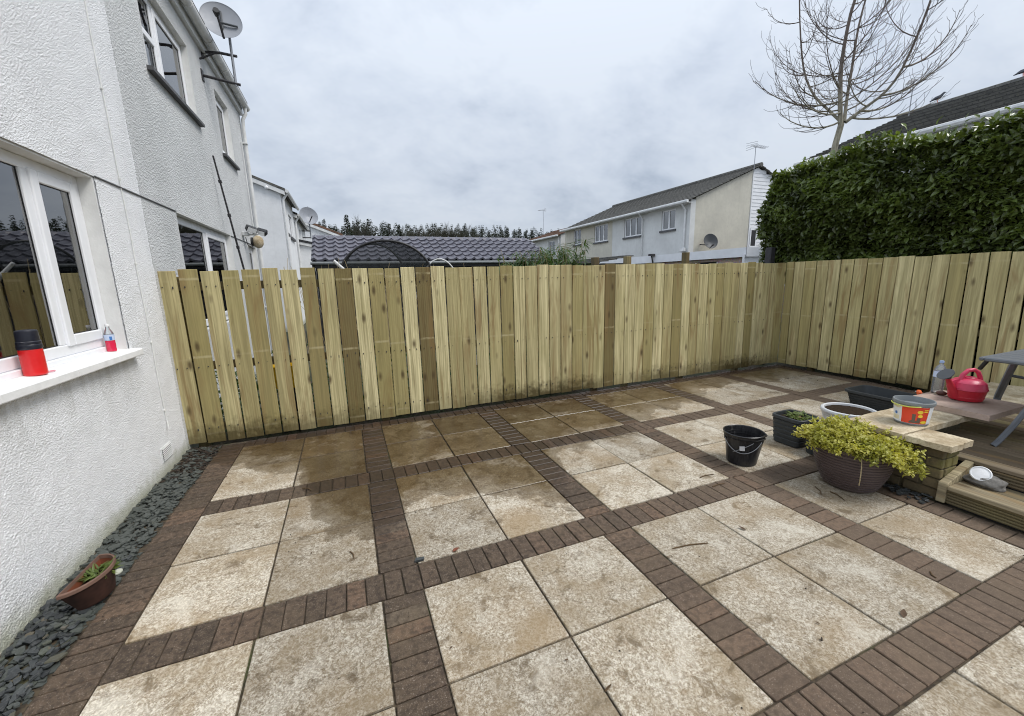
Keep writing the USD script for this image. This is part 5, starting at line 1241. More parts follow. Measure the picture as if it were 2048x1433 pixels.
part('bargeboard', join([prism_y([(MX - .28, ME - .24), (MX - .28, ME - .09), (MAX, MA + .04), (MAX, MA - .13)], MY0 - .15, MY0 - .12), prism_y([(XR + .28, ME - .09), (XR + .28, ME - .24), (MAX, MA - .13), (MAX, MA + .04)], MY0 - .15, MY0 - .12)]), 'gutter_white', mh, w=True)
part('gutter', tube([(MX - .36, MY0 - .15, ME - .10), (MX - .36, MY1 + .1, ME - .10)], .07, 8), 'gutter_white', mh, 40, w=True)
part('soffit', box(MX - .28, MX - .003, MY0 - .1, MY1, ME - .16, ME - .13), 'gutter_white', mh, w=True)
for y in (13.70, 16.75): part('downpipe', tube([(MX - .34, y, ME - .15), (MX - .07, y, ME - .45), (MX - .07, y, 2.6)], .045 if y < 14 else .03, 8), 'gutter_white', mh, 40, w=True)
part('rain_hopper', box(MX - .20, MX - .02, 13.55, 13.85, 2.78, 2.95, .02), 'gutter_white', mh, w=True)
d3 = thing('satellite_dish', 'dark satellite dish low on the beige gable wall of the right hand house', 'satellite dish', (17.4, MY0, 3.1))
n3 = np.array([-.25, -.93, .25]); n3 /= np.linalg.norm(n3); a3 = np.cross([0, 0, 1], n3); a3 /= np.linalg.norm(a3); b3 = np.cross(n3, a3)
v, f = lathe([(0, 0), (.15, .02), (.30, .08), (.36, .12), (.35, .13), (.28, .09), (.14, .035), (0, .01)], 26)
part('reflector', (v @ np.stack([a3, b3, n3], 1).T + np.array([17.60, MY0 - .28, 3.20]), f), 'dish_dark', d3, 50, w=True)
part('arm', tube([(17.30, MY0 - .002, 3.1), (17.35, MY0 - .35, 3.05), (17.62, MY0 - .30, 3.05)], .025, 6), 'bracket_dark', d3, w=True)
part('lnb_arm', tube([(17.6, MY0 - .3, 2.9), (17.45, MY0 - .62, 3.0)], .02, 6), 'bracket_dark', d3, w=True)
part('lnb', tube([(17.47, MY0 - .58, 3.0), (17.42, MY0 - .70, 3.03)], .04, 8), 'bracket_dark', d3, w=True)
def aerial(label, base, h, L, az, matn='steel_grey', r=.016, ln=.5):
    t = thing('tv_aerial', label, 'aerial', base); b = np.array(base, float); top = b + np.array([0, 0, h])
    part('mast', tube([b, top], r, 6), matn, t, w=True); d = np.array([math.cos(az), math.sin(az), .02]); p = np.array([-d[1], d[0], 0])
    part('boom', tube([top - d * L * .3, top + d * L * .7], r * .7, 6), matn, t, w=True)
    n = 9
    part('director', join([tube([top + d * L * q - p * ln * .25 + np.array([0, 0, .03]), top + d * L * q + p * ln * .25 + np.array([0, 0, .03])], r * .45, 4) for q in np.linspace(-.15, .68, n)]), matn, t, w=True)
    part('back_reflector', join([tube([top - d * L * .28 - p * ln * .4 + np.array([0, 0, z]), top - d * L * .28 + p * ln * .4 + np.array([0, 0, z * 1.3])], r * .5, 4) for z in (-.12, -.04, .04, .12)]), matn, t, w=True)
aerial('tv aerial on the peak of the white clad gable', (20.3, MY0 - .19, 6.55), 1.15, 1.2, .15, ln=.7)
aerial('thin tv aerial rising from the distant brown roof', (17.6, 31, 5.4), 2.0, .7, 2.2, ln=.5)

# flat roofed extension in front of it, and the small dark shed
ex = thing('extension', 'flat roofed pebbledash extension with white fascia below the grey house', 'extension', (15, 10.5, -.1))
part('wall', open_wall(13.56, 17.6, 7.9, 16.4, -.1, 2.24, [(13.0, 15.4, .1, 2.20), (9.0, 11.0, .9, 2.12)], 'x', .2, -1), 'pebbledash', ex, w=True)
part('fascia', box(13.45, 13.48, 7.8, 16.5, 2.22, 2.52), 'siding_white', ex, w=True)
part('roof', box(13.47, 17.6, 7.82, 16.5, 2.245, 2.50), 'old_roof_tile', ex, w=True)
for k in range(6): part('siding_plank', box(13.5, 17.6, 7.862, 7.898, 1.2 + k * .17, 1.366 + k * .17), 'siding_white', ex, w=True)
part('garage_door', box(13.60, 13.64, 13.01, 15.39, .11, 2.19), 'siding_white', ex, w=True)
part('end_fascia', box(13.45, 17.6, 7.785, 7.815, 2.22, 2.52), 'siding_white', ex, w=True)
fw_ = part('window', join([box(13.60, 13.64, y, y + .07, .91, 2.11) for y in (9.01, 10.0, 10.92)]), 'white_upvc', ex, w=True)
part('pane', box(13.63, 13.636, 9.081, 10.919, .92, 2.10), 'gasket_black', fw_, w=True)
part('downpipe', tube([(13.42, 7.86, 2.3), (13.42, 7.86, -.1)], .04, 8), 'siding_white', ex, 40, w=True)
part('floodlight', join([box(13.25, 13.45, 12.1, 12.3, 2.50, 2.58), tube([(13.35, 12.2, 2.5), (13.43, 12.2, 2.2)], .03, 5)]), 'bracket_dark', ex, w=True)
sd = thing('shed', 'small shed with weathered dark felt roof peeking over the fence', 'shed', (9.6, 12, -.08))
part('wall', box(9.4, 10.9, 10.6, 13.4, -.08, 2.16), 'bracket_dark', sd, w=True)
for k in range(5): part('roof_board', box(9.25 + k * .36, 9.60 + k * .36, 10.45, 13.6, 2.17 + .055 * k, 2.21 + .055 * k), 'old_roof_tile', sd, w=True)
bh = thing('brown_roofed_house', 'far pale house with rusty brown tiled roof left of the grey one', 'house', (20, 30, -.1))
part('wall', open_wall(16.9, 17.2, 26.6, 34.5, -.1, 4.95, [(27.6, 28.7, 3.6, 4.6), (31.0, 32.2, 3.6, 4.6)], 'x', .25, -1), 'far_grey_render', bh, w=True)
part('body', box(17.201, 24, 26.6, 34.5, -.1, 4.95), 'far_grey_render', bh, w=True)
for a, b in ((27.6, 28.7), (31.0, 32.2)):
    part('room_interior', box(17.12, 17.149, a + .01, b - .01, 3.61, 4.59), 'room_dark', bh, w=True); window_x(bh, 16.9, a + .004, b - .004, 3.604, 4.596, ((a + b) / 2,), (0,), True, -1)
courses(bh, 'brown_roof_tile', 16.6, 4.88, 20.6, 6.15, 26.5, 34.6, 9)
part('gable', prism_y([(16.9, 4.951), (24, 4.951), (20.5, 6.08)], 26.6, 34.5), 'far_grey_render', bh, w=True)
part('gutter', tube([(16.55, 26.5, 4.86), (16.55, 34.6, 4.86)], .07, 8), 'gutter_white', bh, 40, w=True)
part('downpipe', tube([(16.8, 26.75, 4.8), (16.8, 26.75, 0)], .05, 8), 'gutter_white', bh, 40, w=True)

RX, RY1, RE, RRX, RRZ = 15.7, 7.75, 5.22, 20.6, 7.12
rh = thing('house', 'pale house with long dark tiled roof rising behind the hedge on the right', 'house', (20, 2, -.1))
part('wall', box(RX, 25.5, -8, RY1 - .15, -.1, RE), 'far_white_render', rh, w=True)
part('gable', prism_y([(RX, RE + .001), (25.5, RE + .001), (RRX, RRZ - .05)], -8, RY1 - .16), 'far_white_render', rh, w=True)
courses(rh, 'old_roof_tile', RX - .34, RE - .05, RRX, RRZ, -8, RY1, 17, .035)
part('back_slope', prism_y([(RRX, RRZ), (25.8, RE - .05), (25.8, RE + .02), (RRX, RRZ + .07)], -8, RY1), 'old_roof_tile', rh, w=True)
part('ridge', tube([(RRX, -8, RRZ + .03), (RRX, RY1 + .01, RRZ + .03)], .12, 8), 'old_roof_tile', rh, 40, w=True)
part('gutter', tube([(RX - .42, -8, RE - .09), (RX - .42, RY1, RE - .09)], .08, 8), 'gutter_white', rh, 40, w=True)
part('fascia', box(RX - .335, RX - .31, -8, RY1, RE - .25, RE - .06), 'gutter_white', rh, w=True)
part('soffit', box(RX - .309, RX - .003, -8, RY1 - .1, RE - .25, RE - .22), 'gutter_white', rh, w=True)
aerial('tv aerial pole beside the bare tree on the right hand roof', (RRX - .5, 7.2, RRZ - .25), 1.2, .5, .9, ln=.4)
def bird(label, loc, rz, rx=0.):
    t = thing('bird', label, 'bird', loc, rz)
    sp_ = [((-.17, .02), .012), ((-.08, .055), .030), ((0, .085), .055), ((.06, .10), .060), ((.11, .135), .045), ((.14, .18), .034), ((.165, .20), .036), ((.195, .20), .014), ((.225, .19), .004)]
    v, f = tube([(p[0], 0, p[1] + .06) for p, r in sp_], [r for p, r in sp_], 12)
    part('body', (v, f), 'bird_grey', t, True)
    part('wing', join([at(leaf(.24, .10, .1, 4), (.08, s * .052, .175), math.pi + s * .12, s * .9, .25) for s in (-1, 1)]), 'bird_grey', t, True)
    part('leg', join([tube([(.02, s * .02, .10), (.03, s * .022, -.0)], .006, 5) for s in (-1, 1)]), 'orange_plastic', t)
bird('grey bird on the ridge, the right one of two', (RRX, 4.78, RRZ + .15), math.radians(-60))
bird('grey bird on the ridge, the left one nearer the bare tree', (RRX, 6.72, RRZ + .15), math.radians(-75))

# ------------------------------------------------------------------ hedge
hg = thing('hedge', 'tall clipped laurel hedge with glossy dark leaves behind the right fence', 'hedge', (9.5, .6, -.08))
g = np.random.default_rng(21)
HX0, HX1, HY0, HY1 = 8.86, 10.5, -3.2, 3.78
def htop(y): return 3.45 + .10 * np.sin(y * 1.1 + .5) + .26 * (noise(np.stack([y * 1.7, y * 0, y * 0 + 3], -1), 2) - .5) + .015 * y + .16 * np.clip((y - 1.8) / 1.5, 0, 1)
def lump(p, s=1.6): return noise(p * s, 7) - .5
part('core', box(HX0 + .28, HX1 - .2, HY0, HY1 - .32, -.08, 3.12, .1), 'hedge_light_block', hg, w=True)  # dark block added inside the leaves to stop light passing through
N = 56000
sel = g.random(N); P_ = np.zeros((N, 3)); D_ = np.zeros((N, 3))
fr = sel < .62; tp = (sel >= .62) & (sel < .88); en = sel >= .88
yy = g.uniform(HY0, HY1, N); zz = g.uniform(1.55, 3.5, N); xx = g.uniform(HX0, HX1, N)
P_[fr] = np.stack([np.full(fr.sum(), HX0), yy[fr], zz[fr]], 1); D_[fr] = (-1, 0, .25)
P_[tp] = np.stack([xx[tp], yy[tp], htop(yy[tp])], 1); D_[tp] = (-.25, 0, 1)
P_[en] = np.stack([xx[en], np.full(en.sum(), HY1), zz[en]], 1); D_[en] = (-.2, 1, .25)
depth = np.abs(g.normal(0, .10, N)); big = lump(P_, 1.5)[:, None]; small = lump(P_ + 9, 5.0)[:, None]
P_ = P_ + D_ * (big * .38 + small * .16) - D_ * depth[:, None]
# round the shoulders of the hedge
sh_ = np.clip((P_[:, 2] - 3.0) / .5, 0, 1); P_[:, 0] += np.where(fr, sh_ ** 2 * .28, 0); P_[:, 1] -= np.where(en, sh_ ** 2 * .22, 0)
ok = (P_[:, 2] < htop(P_[:, 1]) + .22) & (P_[:, 1] < HY1 + .3)
P_, D_ = P_[ok], D_[ok]; n_ = len(P_)
dirs = D_ * .55 + g.normal(0, .75, (n_, 3)) + np.array([0, 0, -.12]); ups = D_ * .6 + np.array([-.15, -.1, 1.0]) + g.normal(0, .33, (n_, 3)); sc = g.uniform(.7, 1.25, n_)
LF = leaf(.108, .052, .16, 4)
out_d = np.linalg.norm((P_ - CAM) * np.array([1, 1, 1]), axis=1) - 0.0
vis = (P_[:, 2] > 1.95)
order = np.argsort(np.where(vis, out_d - sc * .6, 99))
big300 = order[:300]; restm = np.ones(n_, bool); restm[big300] = False
part('foliage', scatter(LF, P_[restm], dirs[restm], ups[restm], sc[restm]), 'laurel_leaf', hg, kind='stuff', w=True)
for i in big300: part('leaf', scatter(LF, P_[i:i + 1], dirs[i:i + 1], ups[i:i + 1], sc[i:i + 1]), 'laurel_leaf_single', hg, w=True)
so_p, so_d = [], []
for k in range(150):
    if g.random() < .7: b = np.array([g.uniform(HX0 + .15, HX1 - .4), g.uniform(-1.2, HY1 - .1), 0.]); b[2] = htop(b[1:2])[0] - .05
    else: b = np.array([HX0 + .05, g.uniform(-1, HY1), g.uniform(2.1, 3.3)])
    dd = np.array([-.15, .05, 1.]) + g.normal(0, .25, 3); dd /= np.linalg.norm(dd); L = g.uniform(.10, .30)
    for q in range(7): so_p.append(b + dd * L * q / 6); so_d.append(dd * .7 + g.normal(0, .6, 3))
so_p = np.array(so_p); part('shoots', scatter(LF, so_p, np.array(so_d), np.tile([-.2, 0, 1.], (len(so_p), 1)) + g.normal(0, .3, (len(so_p), 3)), g.uniform(.55, .95, len(so_p))), 'laurel_leaf', hg, kind='stuff', w=True)
stm = [tube([(9.6, y, -.08), (9.5 + g.normal(0, .1), y + g.normal(0, .1), 1.2), (9.35 + g.normal(0, .2), y + g.normal(0, .2), 3.1)], [.03, .02, .008], 6) for y in np.arange(-3, 3.6, .45)]
for s in stm: part('stem', s, 'twig_bark', hg, w=True)

# ------------------------------------------------------------------ bare tree
TB = np.array([11.55, 4.27, -.08])
tree = thing('bare_tree', 'bare winter tree with pale trunk and upward curving branches behind the hedge', 'tree', tuple(TB))
gt = np.random.default_rng(8)
Rr = np.array([rt[0], rt[1], 0]); Rr /= np.linalg.norm(Rr); Ff = np.array([-Rr[1], Rr[0], 0])
px = 1 / 82.0
def tp_(x, y, d=0.0): return TB * np.array([1, 1, 0]) + Rr * (x - 1672) * px + Ff * d + np.array([0, 0, 4.80 + (250 - y) / 88.0])
trunk = [TB, TB + np.array([.02, 0, 2.0]), tp_(1665, 330), tp_(1671, 280), tp_(1677, 245)]
part('trunk', tube(trunk, [.10, .078, .066, .060, .057], 14), 'tree_bark', tree, True, w=True)
leaders = [([(1676, 248, 0), (1671, 200, .02), (1668, 140, .05), (1672, 70, .05), (1682, 0, 0), (1690, -90, 0), (1695, -200, .1)], .048, .013),
           ([(1682, 242, .0), (1691, 195, .15), (1703, 130, .3), (1715, 60, .45), (1735, -20, .6), (1750, -120, .6)], .036, .010),
           ([(1684, 243, 0), (1705, 224, -.1), (1725, 206, -.25), (1742, 178, -.35), (1754, 120, -.5), (1764, 50, -.6), (1772, -30, -.7), (1778, -120, -.7)], .034, .009),
           ([(1674, 240, 0), (1658, 218, .1), (1636, 190, .2), (1618, 145, .3), (1607, 80, .35), (1600, 0, .4), (1596, -80, .4)], .030, .008)]
limbs, twigs = [], []
def spl(P3, n):
    P3 = np.asarray(P3, float); t = np.linspace(0, 1, len(P3)); s = np.linspace(0, 1, n)
    from scipy.interpolate import PchipInterpolator
    return np.stack([PchipInterpolator(t, P3[:, k])(s) for k in range(3)], 1)
def branch(p0, az, L, r, elev0, curl, level):
    n = 10 if level == 1 else 7; d = np.array([math.cos(az), math.sin(az), 0.]); e = elev0; p = [np.array(p0)]; st = L / (n - 1); wob = gt.normal(0, .12, 2)
    for i in range(n - 1):
        e = elev0 + curl * (i / (n - 1)) ** (.85 if level == 1 else 1.2); a = az + wob[0] * i / n + gt.normal(0, .05)
        p.append(p[-1] + st * (np.array([math.cos(a), math.sin(a), 0]) * math.cos(e) + np.array([0, 0, math.sin(e)])))
    p = np.array(p); rr = np.linspace(r, max(.0028, r * .22), n)
    (limbs if level == 1 else twigs).append(tube(p, rr, 6 if level == 1 else 4, False))
    if level < 3:
        m = int(L * (7.0 if level == 1 else 5.0)); ts = np.linspace(.18, .97, max(m, 2))
        for j, t in enumerate(ts):
            k = t * (n - 1); i = min(int(k), n - 2); q = p[i] + (p[i + 1] - p[i]) * (k - i); side = 1 if j % 2 else -1
            tl = L * gt.uniform(.22, .42) * (1.15 - .6 * t) if level == 1 else L * gt.uniform(.3, .55)
            if tl < .08: continue
            branch(q, az + side * gt.uniform(.5, 1.0), tl, max(.0035, rr[i] * .5), elev0 * .5 + curl * t * .7 + gt.normal(0, .2), gt.uniform(.3, .9), level + 1)
ga_ = 0.0
for (pts, r_a, r_b), nb__, L0 in zip(leaders, (22, 14, 11, 11), (2.3, 2.0, 1.7, 1.6)):
    p = spl([tp_(*q) for q in pts], 16); limbs.append(tube(p, np.linspace(r_a, r_b, 16), 9, False))
    for k in range(nb__):
        t = .10 + .86 * k / nb__; i = min(int(t * 15), 14); q = p[i] + (p[i + 1] - p[i]) * (t * 15 - i); ga_ += 2.399
        L = L0 * (1.0 - .55 * t) * gt.uniform(.75, 1.1)
        branch(q, ga_ + gt.normal(0, .2), L, .016 * (1 - .5 * t), gt.uniform(-.05, .35), gt.uniform(1.0, 1.45), 1)
# the low branches that sag towards the fence side and the long ones out to the right
for (x, y, d), az_d, L, e0, cu in (((1676, 240, 0), math.pi, 1.45, -.45, 1.25), ((1674, 225, 0), math.pi + .35, 1.8, -.30, 1.1), ((1672, 205, .02), math.pi - .3, 1.9, -.15, 1.1), ((1700, 226, -.1), .05, 1.9, -.05, 1.25), ((1725, 206, -.25), -.25, 1.8, .05, 1.3), ((1746, 165, -.4), .1, 1.6, .2, 1.2), ((1690, 234, 0), -.4, 1.6, -.35, .9)):
    branch(tp_(x, y, d), az_d + math.atan2(Rr[1], Rr[0]), L, .022, e0, cu, 1)
part('limbs', join(limbs), 'tree_bark', tree, True, kind='stuff', w=True)
part('twigs', join(twigs), 'twig_bark', tree, kind='stuff', w=True)

# ------------------------------------------------------------------ behind the back fence
hp_ = thing('hooped_net_frame', 'arched frame with dark netting standing behind the back fence', 'net frame', (1.9, 5.0, -.08))
def hoop(y, x0, x1, zt, zb=1.65, n=28): 
    t = np.linspace(0, np.pi, n); c = (x0 + x1) / 2; return np.stack([c - np.cos(t) * (x1 - x0) / 2, np.full(n, y), zb + (zt - zb) * np.sin(t) ** .9], 1)
h1, h2 = hoop(4.6, 1.10, 2.52, 2.315), hoop(6.2, 1.15, 2.30, 2.40)
for h in (h1, h2): part('hoop', tube(h, .018, 8), 'fascia_black', hp_, True, w=True)
k = len(h1); i = np.arange(k - 1)
part('netting', (np.vstack([h1, h2]), np.vstack([np.stack([i, i + 1, i + 1 + k], 1), np.stack([i, i + 1 + k, i + k], 1)])), 'dark_netting', hp_, w=True)
part('end_netting', (np.vstack([h1, [[1.81, 4.6, 1.65]]]), np.stack([i, i + 1, np.full(k - 1, k)], 1)), 'dark_netting', hp_, w=True)
part('pole', join([tube([(x, y, -.08), (x, y, 1.66)], .018, 6) for x, y in ((1.10, 4.6), (2.52, 4.6), (1.15, 6.2), (2.30, 6.2))]), 'fascia_black', hp_, w=True)
part('hoop_end', tube([(1.06, 4.58, 2.02), (1.20, 4.58, 1.88), (1.28, 4.58, 1.72)], .022, 8), 'gutter_white', hp_, True, w=True)
wh = thing('white_hoop', 'thin pale garden hoop beside the netted arch', 'hoop', (2.9, 5.2, -.08))
part('rod', tube(hoop(5.2, 2.15, 3.35, 2.07, -.08), .012, 6), 'gutter_white', wh, True, w=True)
part('foot', join([tube([(x, 5.2, -.08), (x, 5.2, .12)], .018, 6) for x in (2.15, 3.35)]), 'bracket_dark', wh, w=True)
def stalks(n, x0, x1, y0, y1, z0, z1, seed):
    g = np.random.default_rng(seed); o = []
    for k in range(n):
        b = np.array([g.uniform(x0, x1), g.uniform(y0, y1), -.07]); h = g.uniform(z0, z1); l = g.normal(0, .28, 2); t = np.linspace(0, 1, 7)[:, None]
        o.append(tube(b + np.array([0, 0, h]) * t + np.array([l[0], l[1], -abs(l[0]) * .5]) * t ** 3, np.linspace(.006, .0022, 7), 4, False))
    return join(o)
pu = np.column_stack([g.uniform(-.40, 4.5, 5200), g.uniform(3.32, 4.3, 5200), g.random(5200) ** 1.4 * .78 - .07]); pu[:, 2] *= .5 + .9 * noise(np.column_stack([pu[:, 0] * 2.2, pu[:, 1] * 2, pu[:, 0] * 0]), 3)
o = part('undergrowth', scatter(leaf(.07, .035, .3, 2), pu, g.normal(0, 1, (5200, 3)) + np.array([0, -.3, .2]), np.tile([0, -.3, 1.], (5200, 1)) + g.normal(0, .4, (5200, 3)), g.uniform(.7, 1.4, 5200)), 'green_leaf', None, kind='stuff'); data(o, 'dark leafy undergrowth seen low through the gaps of the back fence', 'undergrowth')
o = part('dry_stalks', stalks(110, .4, 4.2, 3.5, 5.6, 1.75, 2.15, 3), 'dry_stalk', None, kind='stuff'); data(o, 'dry plant stalks standing in the garden behind the left of the back fence', 'stalks')
bm = thing('bamboo_plant', 'leafy pale green bamboo like plant rising over the back fence', 'plant', (4.65, 5.0, -.08))
gb = np.random.default_rng(4); pts, dr, sc_, st2 = [], [], [], []
for k in range(140):
    a = gb.uniform(0, 6.28); b = np.array([4.72 + gb.normal(0, .34), 5.0 + gb.normal(0, .28), -.08]); h = 2.08 + gb.random() * .36 + .34 * max(0, (b[0] - 4.75)); lean = np.array([math.cos(a), math.sin(a), 0]) * gb.uniform(.05, .32)
    t = np.linspace(0, 1, 8)[:, None]; p = b + np.array([0, 0, h]) * t + lean * t ** 2.5 - np.array([0, 0, .12]) * t ** 6; st2.append(tube(p, np.linspace(.007, .003, 8), 4, False))
    for q in range(30):
        s = gb.uniform(.62, 1.0); k_ = s * 7; i0 = min(int(k_), 6); pt = p[i0] + (p[i0 + 1] - p[i0]) * (k_ - i0); e = gb.normal(0, 1, 3); e[2] = gb.uniform(-.5, .35); pts.append(pt); dr.append(e); sc_.append(gb.uniform(.7, 1.3))
part('stems', join(st2), 'dry_stalk', bm, kind='stuff', w=True)
part('foliage', scatter(leaf(.19, .026, .35, 4), np.array(pts), np.array(dr), np.tile([0, 0, 1.], (len(pts), 1)), sc_), 'bamboo_leaf', bm, kind='stuff', w=True)

# ------------------------------------------------------------------ wooded hill on the skyline
hill = thing('hill', kind='structure'); data(hill, 'low wooded hill behind the houses', 'hill')
xs, ys = np.linspace(-160, 260, 60), np.linspace(75, 420, 40); Xh, Yh = np.meshgrid(xs, ys, indexing='ij')
def hz(x, y): return -1.0 + 9.5 * np.clip((y - 78) / 90, 0, 1) ** 1.2 + 2.2 * (noise(np.stack([x / 40, y / 40, x * 0], -1), 6) - .5) * np.clip((y - 80) / 40, 0, 1)
Zh = hz(Xh, Yh); idx = np.arange(Xh.size).reshape(Xh.shape); a_, b_, c_, d_ = idx[:-1, :-1].ravel(), idx[1:, :-1].ravel(), idx[1:, 1:].ravel(), idx[:-1, 1:].ravel()
part('slope', (np.stack([Xh, Yh, Zh], -1).reshape(-1, 3), np.vstack([np.stack([a_, b_, c_], 1), np.stack([a_, c_, d_], 1)])), 'hill_ground', hill, True)
def conifer(h, seed, nb=26, spread=.23):
    g = np.random.default_rng(seed); v_, f_ = [], []; n = 0
    pts, dr, up_, sc = [], [], [], []
    for k in range(nb * 9):
        t = g.random() ** .8; z = h * (.10 + .90 * t); L = h * spread * (1 - t) ** 1.0 * g.uniform(.55, 1.15) + .10; a = g.uniform(0, 6.28)
        m = max(2, int(L / .28))
        for q in range(m):
            rr = L * (q + g.random()) / m; pts.append((math.cos(a) * rr, math.sin(a) * rr, z - rr * .28 + g.normal(0, .08))); dr.append((math.cos(a) + g.normal(0, .4), math.sin(a) + g.normal(0, .4), -.25)); up_.append((g.normal(0, .4), g.normal(0, .4), 1)); sc.append(g.uniform(.7, 1.3) * (.45 + .75 * (1 - t)))
    return scatter(leaf(.72, .36, .3, 2), np.array(pts), np.array(dr), np.array(up_, float), sc)
def dome(x_px, dist):
    d = fw + rt * (x_px - 1024) / F - up * (460 - 716.5) / F; d = d / np.hypot(d[0], d[1]); return CAM[0] + d[0] * dist, CAM[1] + d[1] * dist
protos = []
def far_tree(x_px, y_top, dist, kind, label, group):
    """A tree whose tip is seen at a given height over the skyline, standing on the hill."""
    x, y = dome(x_px, dist); z = float(hz(np.array([x]), np.array([y]))[0])
    dd = fw + rt * (x_px - 1024) / F - up * (y_top - 716.5) / F; top = CAM[2] + dd[2] / np.hypot(dd[0], dd[1]) * dist; h = top - z
    pr_ = protos[kind]
    return copy(pr_[0], (x, y, z - .2), gt.uniform(0, 6.28), (h / pr_[1] * pr_[2],) * 2 + (h / pr_[1],), label, group)
CL = 'classes'
def class_tree(name, cat, build):
    p = stage.CreateClassPrim('/World/Looks_' + name) if False else None
for kind, (sd_, sprd) in enumerate(((1, .24), (2, .19), (3, .29))):
    root = UsdGeom.Xform.Define(stage, path_for(None, 'conifer_tree')).GetPrim(); data(root, 'dark conifer in the woods on the skyline', 'tree', 'conifers on the skyline')
    ORIGIN[root.GetPath().pathString] = (np.zeros(3), 0)
    part('crown', conifer(12.0, sd_, 40, sprd), 'hazed_needle', root, kind='stuff'); part('trunk', tube([(0, 0, 0), (0, 0, 6), (0, 0, 11.6)], [.22, .14, .03], 7), 'twig_bark', root)
    protos.append((root, 12.0, 1.0))
def bare_crown(seed, h=11.0):
    g = np.random.default_rng(seed); t_, pts, dr = [], [], []
    for k in range(70):
        a = g.uniform(0, 6.28); z0 = h * g.uniform(.25, .6); L = h * g.uniform(.25, .45); e = g.uniform(.5, 1.3); p0 = np.array([0, 0, z0]); d = np.array([math.cos(a) * math.cos(e), math.sin(a) * math.cos(e), math.sin(e)])
        pm = p0 + d * L * .5 + g.normal(0, .2, 3); p1 = p0 + d * L + np.array([0, 0, .3]); t_.append(tube([p0, pm, p1], [.09, .06, .03], 4, False))
        for q in range(26):
            s = g.uniform(.35, 1.05); b = p0 + (p1 - p0) * s + g.normal(0, .15, 3); e2 = d + g.normal(0, .6, 3); pts.append(b); dr.append(e2 + np.array([0, 0, .4]))
    tw2 = scatter(np.array([(0, -.018, 0), (0, .018, 0), (1.25, 0, .1), (.6, .02, .03), (.95, .30, .12), (.4, -.02, .02), (.8, -.32, .15)]).__class__ and (np.array([(0, -.03, 0), (0, .03, 0), (1.3, 0, .1), (.5, 0, .05), (.56, .04, .05), (1.0, .36, .2), (.4, 0, .05), (.46, -.04, .05), (.9, -.38, .2)]), np.array([(0, 1, 2), (3, 4, 5), (6, 7, 8)])), np.array(pts), np.array(dr), np.tile([0, 0, 1.], (len(pts), 1)) + .01, g.uniform(.7, 1.3, len(pts)))
    return join(t_), tw2
for kind in range(2):
    root = UsdGeom.Xform.Define(stage, path_for(None, 'leafless_tree')).GetPrim(); data(root, 'rounded leafless tree in the woods on the skyline', 'tree', 'leafless trees on the skyline')
    ORIGIN[root.GetPath().pathString] = (np.zeros(3), 0)
    l_, t_ = bare_crown(30 + kind); part('limbs', l_, 'bare_twigs', root, kind='stuff'); part('crown', t_, 'bare_twigs', root, kind='stuff'); part('trunk', tube([(0, 0, 0), (0, 0, 6)], [.25, .12], 7), 'twig_bark', root)
    protos.append((root, 11.5, 1.15))
def place_proto(i, x_px, y_top, dist):
    pr_ = protos[i][0]; x, y = dome(x_px, dist); z = float(hz(np.array([x]), np.array([y]))[0]); dd = fw + rt * (x_px - 1024) / F - up * (y_top - 716.5) / F
    h = CAM[2] + dd[2] / np.hypot(dd[0], dd[1]) * dist - z; s = h / protos[i][1]; X_ = UsdGeom.Xformable(pr_); X_.ClearXformOpOrder(); X_.AddTranslateOp().Set(Gf.Vec3d(x, y, z - .2)); X_.AddScaleOp().Set(Gf.Vec3f(s, s, s))
named = [(695, 428, 118, 0, 'tallest dark conifer on the skyline at the left of the woods'), (757, 429, 118, 1, 'tall slim dark conifer on the skyline, second after the tallest to the right'), (672, 440, 122, 2, 'conifer just left of the tallest one on the skyline'), (649, 437, 125, 1, 'conifer beside the far white gable on the skyline')]
for xp, yt, dist, k, lab in named: far_tree(xp, yt, dist, k, lab, None)
cg, lg = 'conifers on the skyline', 'leafless trees on the skyline'
cl_, ll_ = 'dark conifer in the woods on the skyline', 'rounded leafless tree in the woods on the skyline'
g5 = np.random.default_rng(17)
firstused = set()
ORD = ['first', 'second', 'third', 'fourth', 'fifth', 'sixth', 'seventh', 'eighth', 'ninth', 'tenth', 'eleventh', 'twelfth', 'thirteenth', 'fourteenth', 'fifteenth', 'sixteenth', 'seventeenth', 'eighteenth', 'nineteenth', 'twentieth']
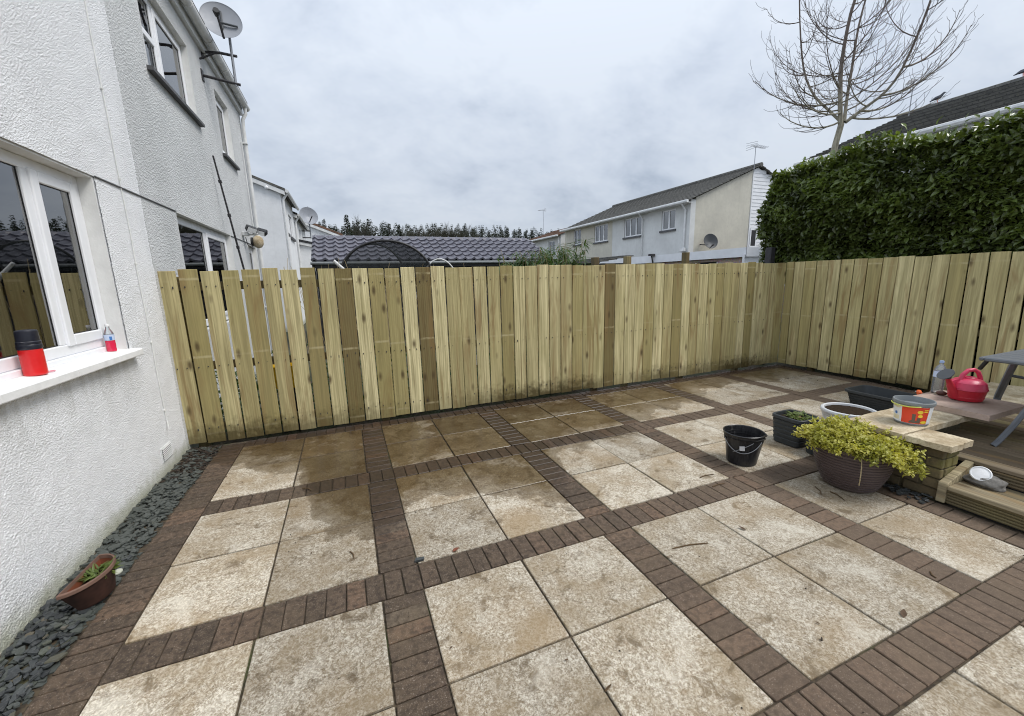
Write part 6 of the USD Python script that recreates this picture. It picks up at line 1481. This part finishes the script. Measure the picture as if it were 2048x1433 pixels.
def put(xp, yt, dist, k, rank):
    lab = ORD[rank] + (' from the left of the small dark conifers on the skyline' if k < 3 else ' from the left of the rounded leafless trees on the skyline'); grp = cg if k < 3 else lg
    if k in firstused: far_tree(xp, yt, dist, k, lab, grp)
    else: place_proto(k, xp, yt, dist); firstused.add(k); data(protos[k][0], lab, None, grp)
lst_ = sorted(((628, 440, 0), (716, 440, 1), (738, 437, 2), (779, 446, 0), (798, 448, 1), (930, 446, 2), (945, 455, 1), (962, 456, 0), (977, 459, 2), (990, 456, 1), (1003, 458, 0), (1015, 454, 1), (1028, 458, 2), (1040, 457, 0), (1052, 460, 1), (1064, 459, 0), (1078, 464, 2), (1092, 466, 1), (612, 446, 1), (590, 452, 0)))
for r_, (xp, yt, k) in enumerate(lst_): put(xp, yt, g5.uniform(122, 138), k, r_)
lst_ = sorted(((720, 436, 3), (812, 452, 4), (828, 453, 3), (846, 450, 4), (864, 449, 3), (880, 447, 4), (897, 449, 3), (912, 450, 4), (926, 452, 3), (786, 450, 4), (952, 458, 3), (1000, 462, 4)))
for r_, (xp, yt, k) in enumerate(lst_): put(xp, yt, g5.uniform(122, 138), k, r_)
pts, dr, up_, sc = [], [], [], []
cv, cf = [], []
base_c = conifer(11.0, 9, 12, .26); n0 = 0; blocks = []
for k in range(280):
    xp = g5.uniform(560, 1180); dist = g5.uniform(140, 175); x, y = dome(xp, dist); z = float(hz(np.array([x]), np.array([y]))[0]); yt = 438 + 17 * g5.random() + max(0, (xp - 760) / 260 * 12)
    dd = fw + rt * (xp - 1024) / F - up * (yt - 716.5) / F; h = CAM[2] + dd[2] / np.hypot(dd[0], dd[1]) * dist - z
    if k % 2: h -= 1.6
    blocks.append(at((base_c[0] * (np.array([1.7, 1.7, 1.0]) if k % 2 else np.array([.95, .95, 1.0])), base_c[1]), (x, y, z), g5.uniform(0, 6.28), s=h / 11.0))
o = part('forest', join(blocks), 'hazed_needle', None, kind='stuff'); data(o, 'dense far woodland forming the skyline over the garage roof', 'forest')
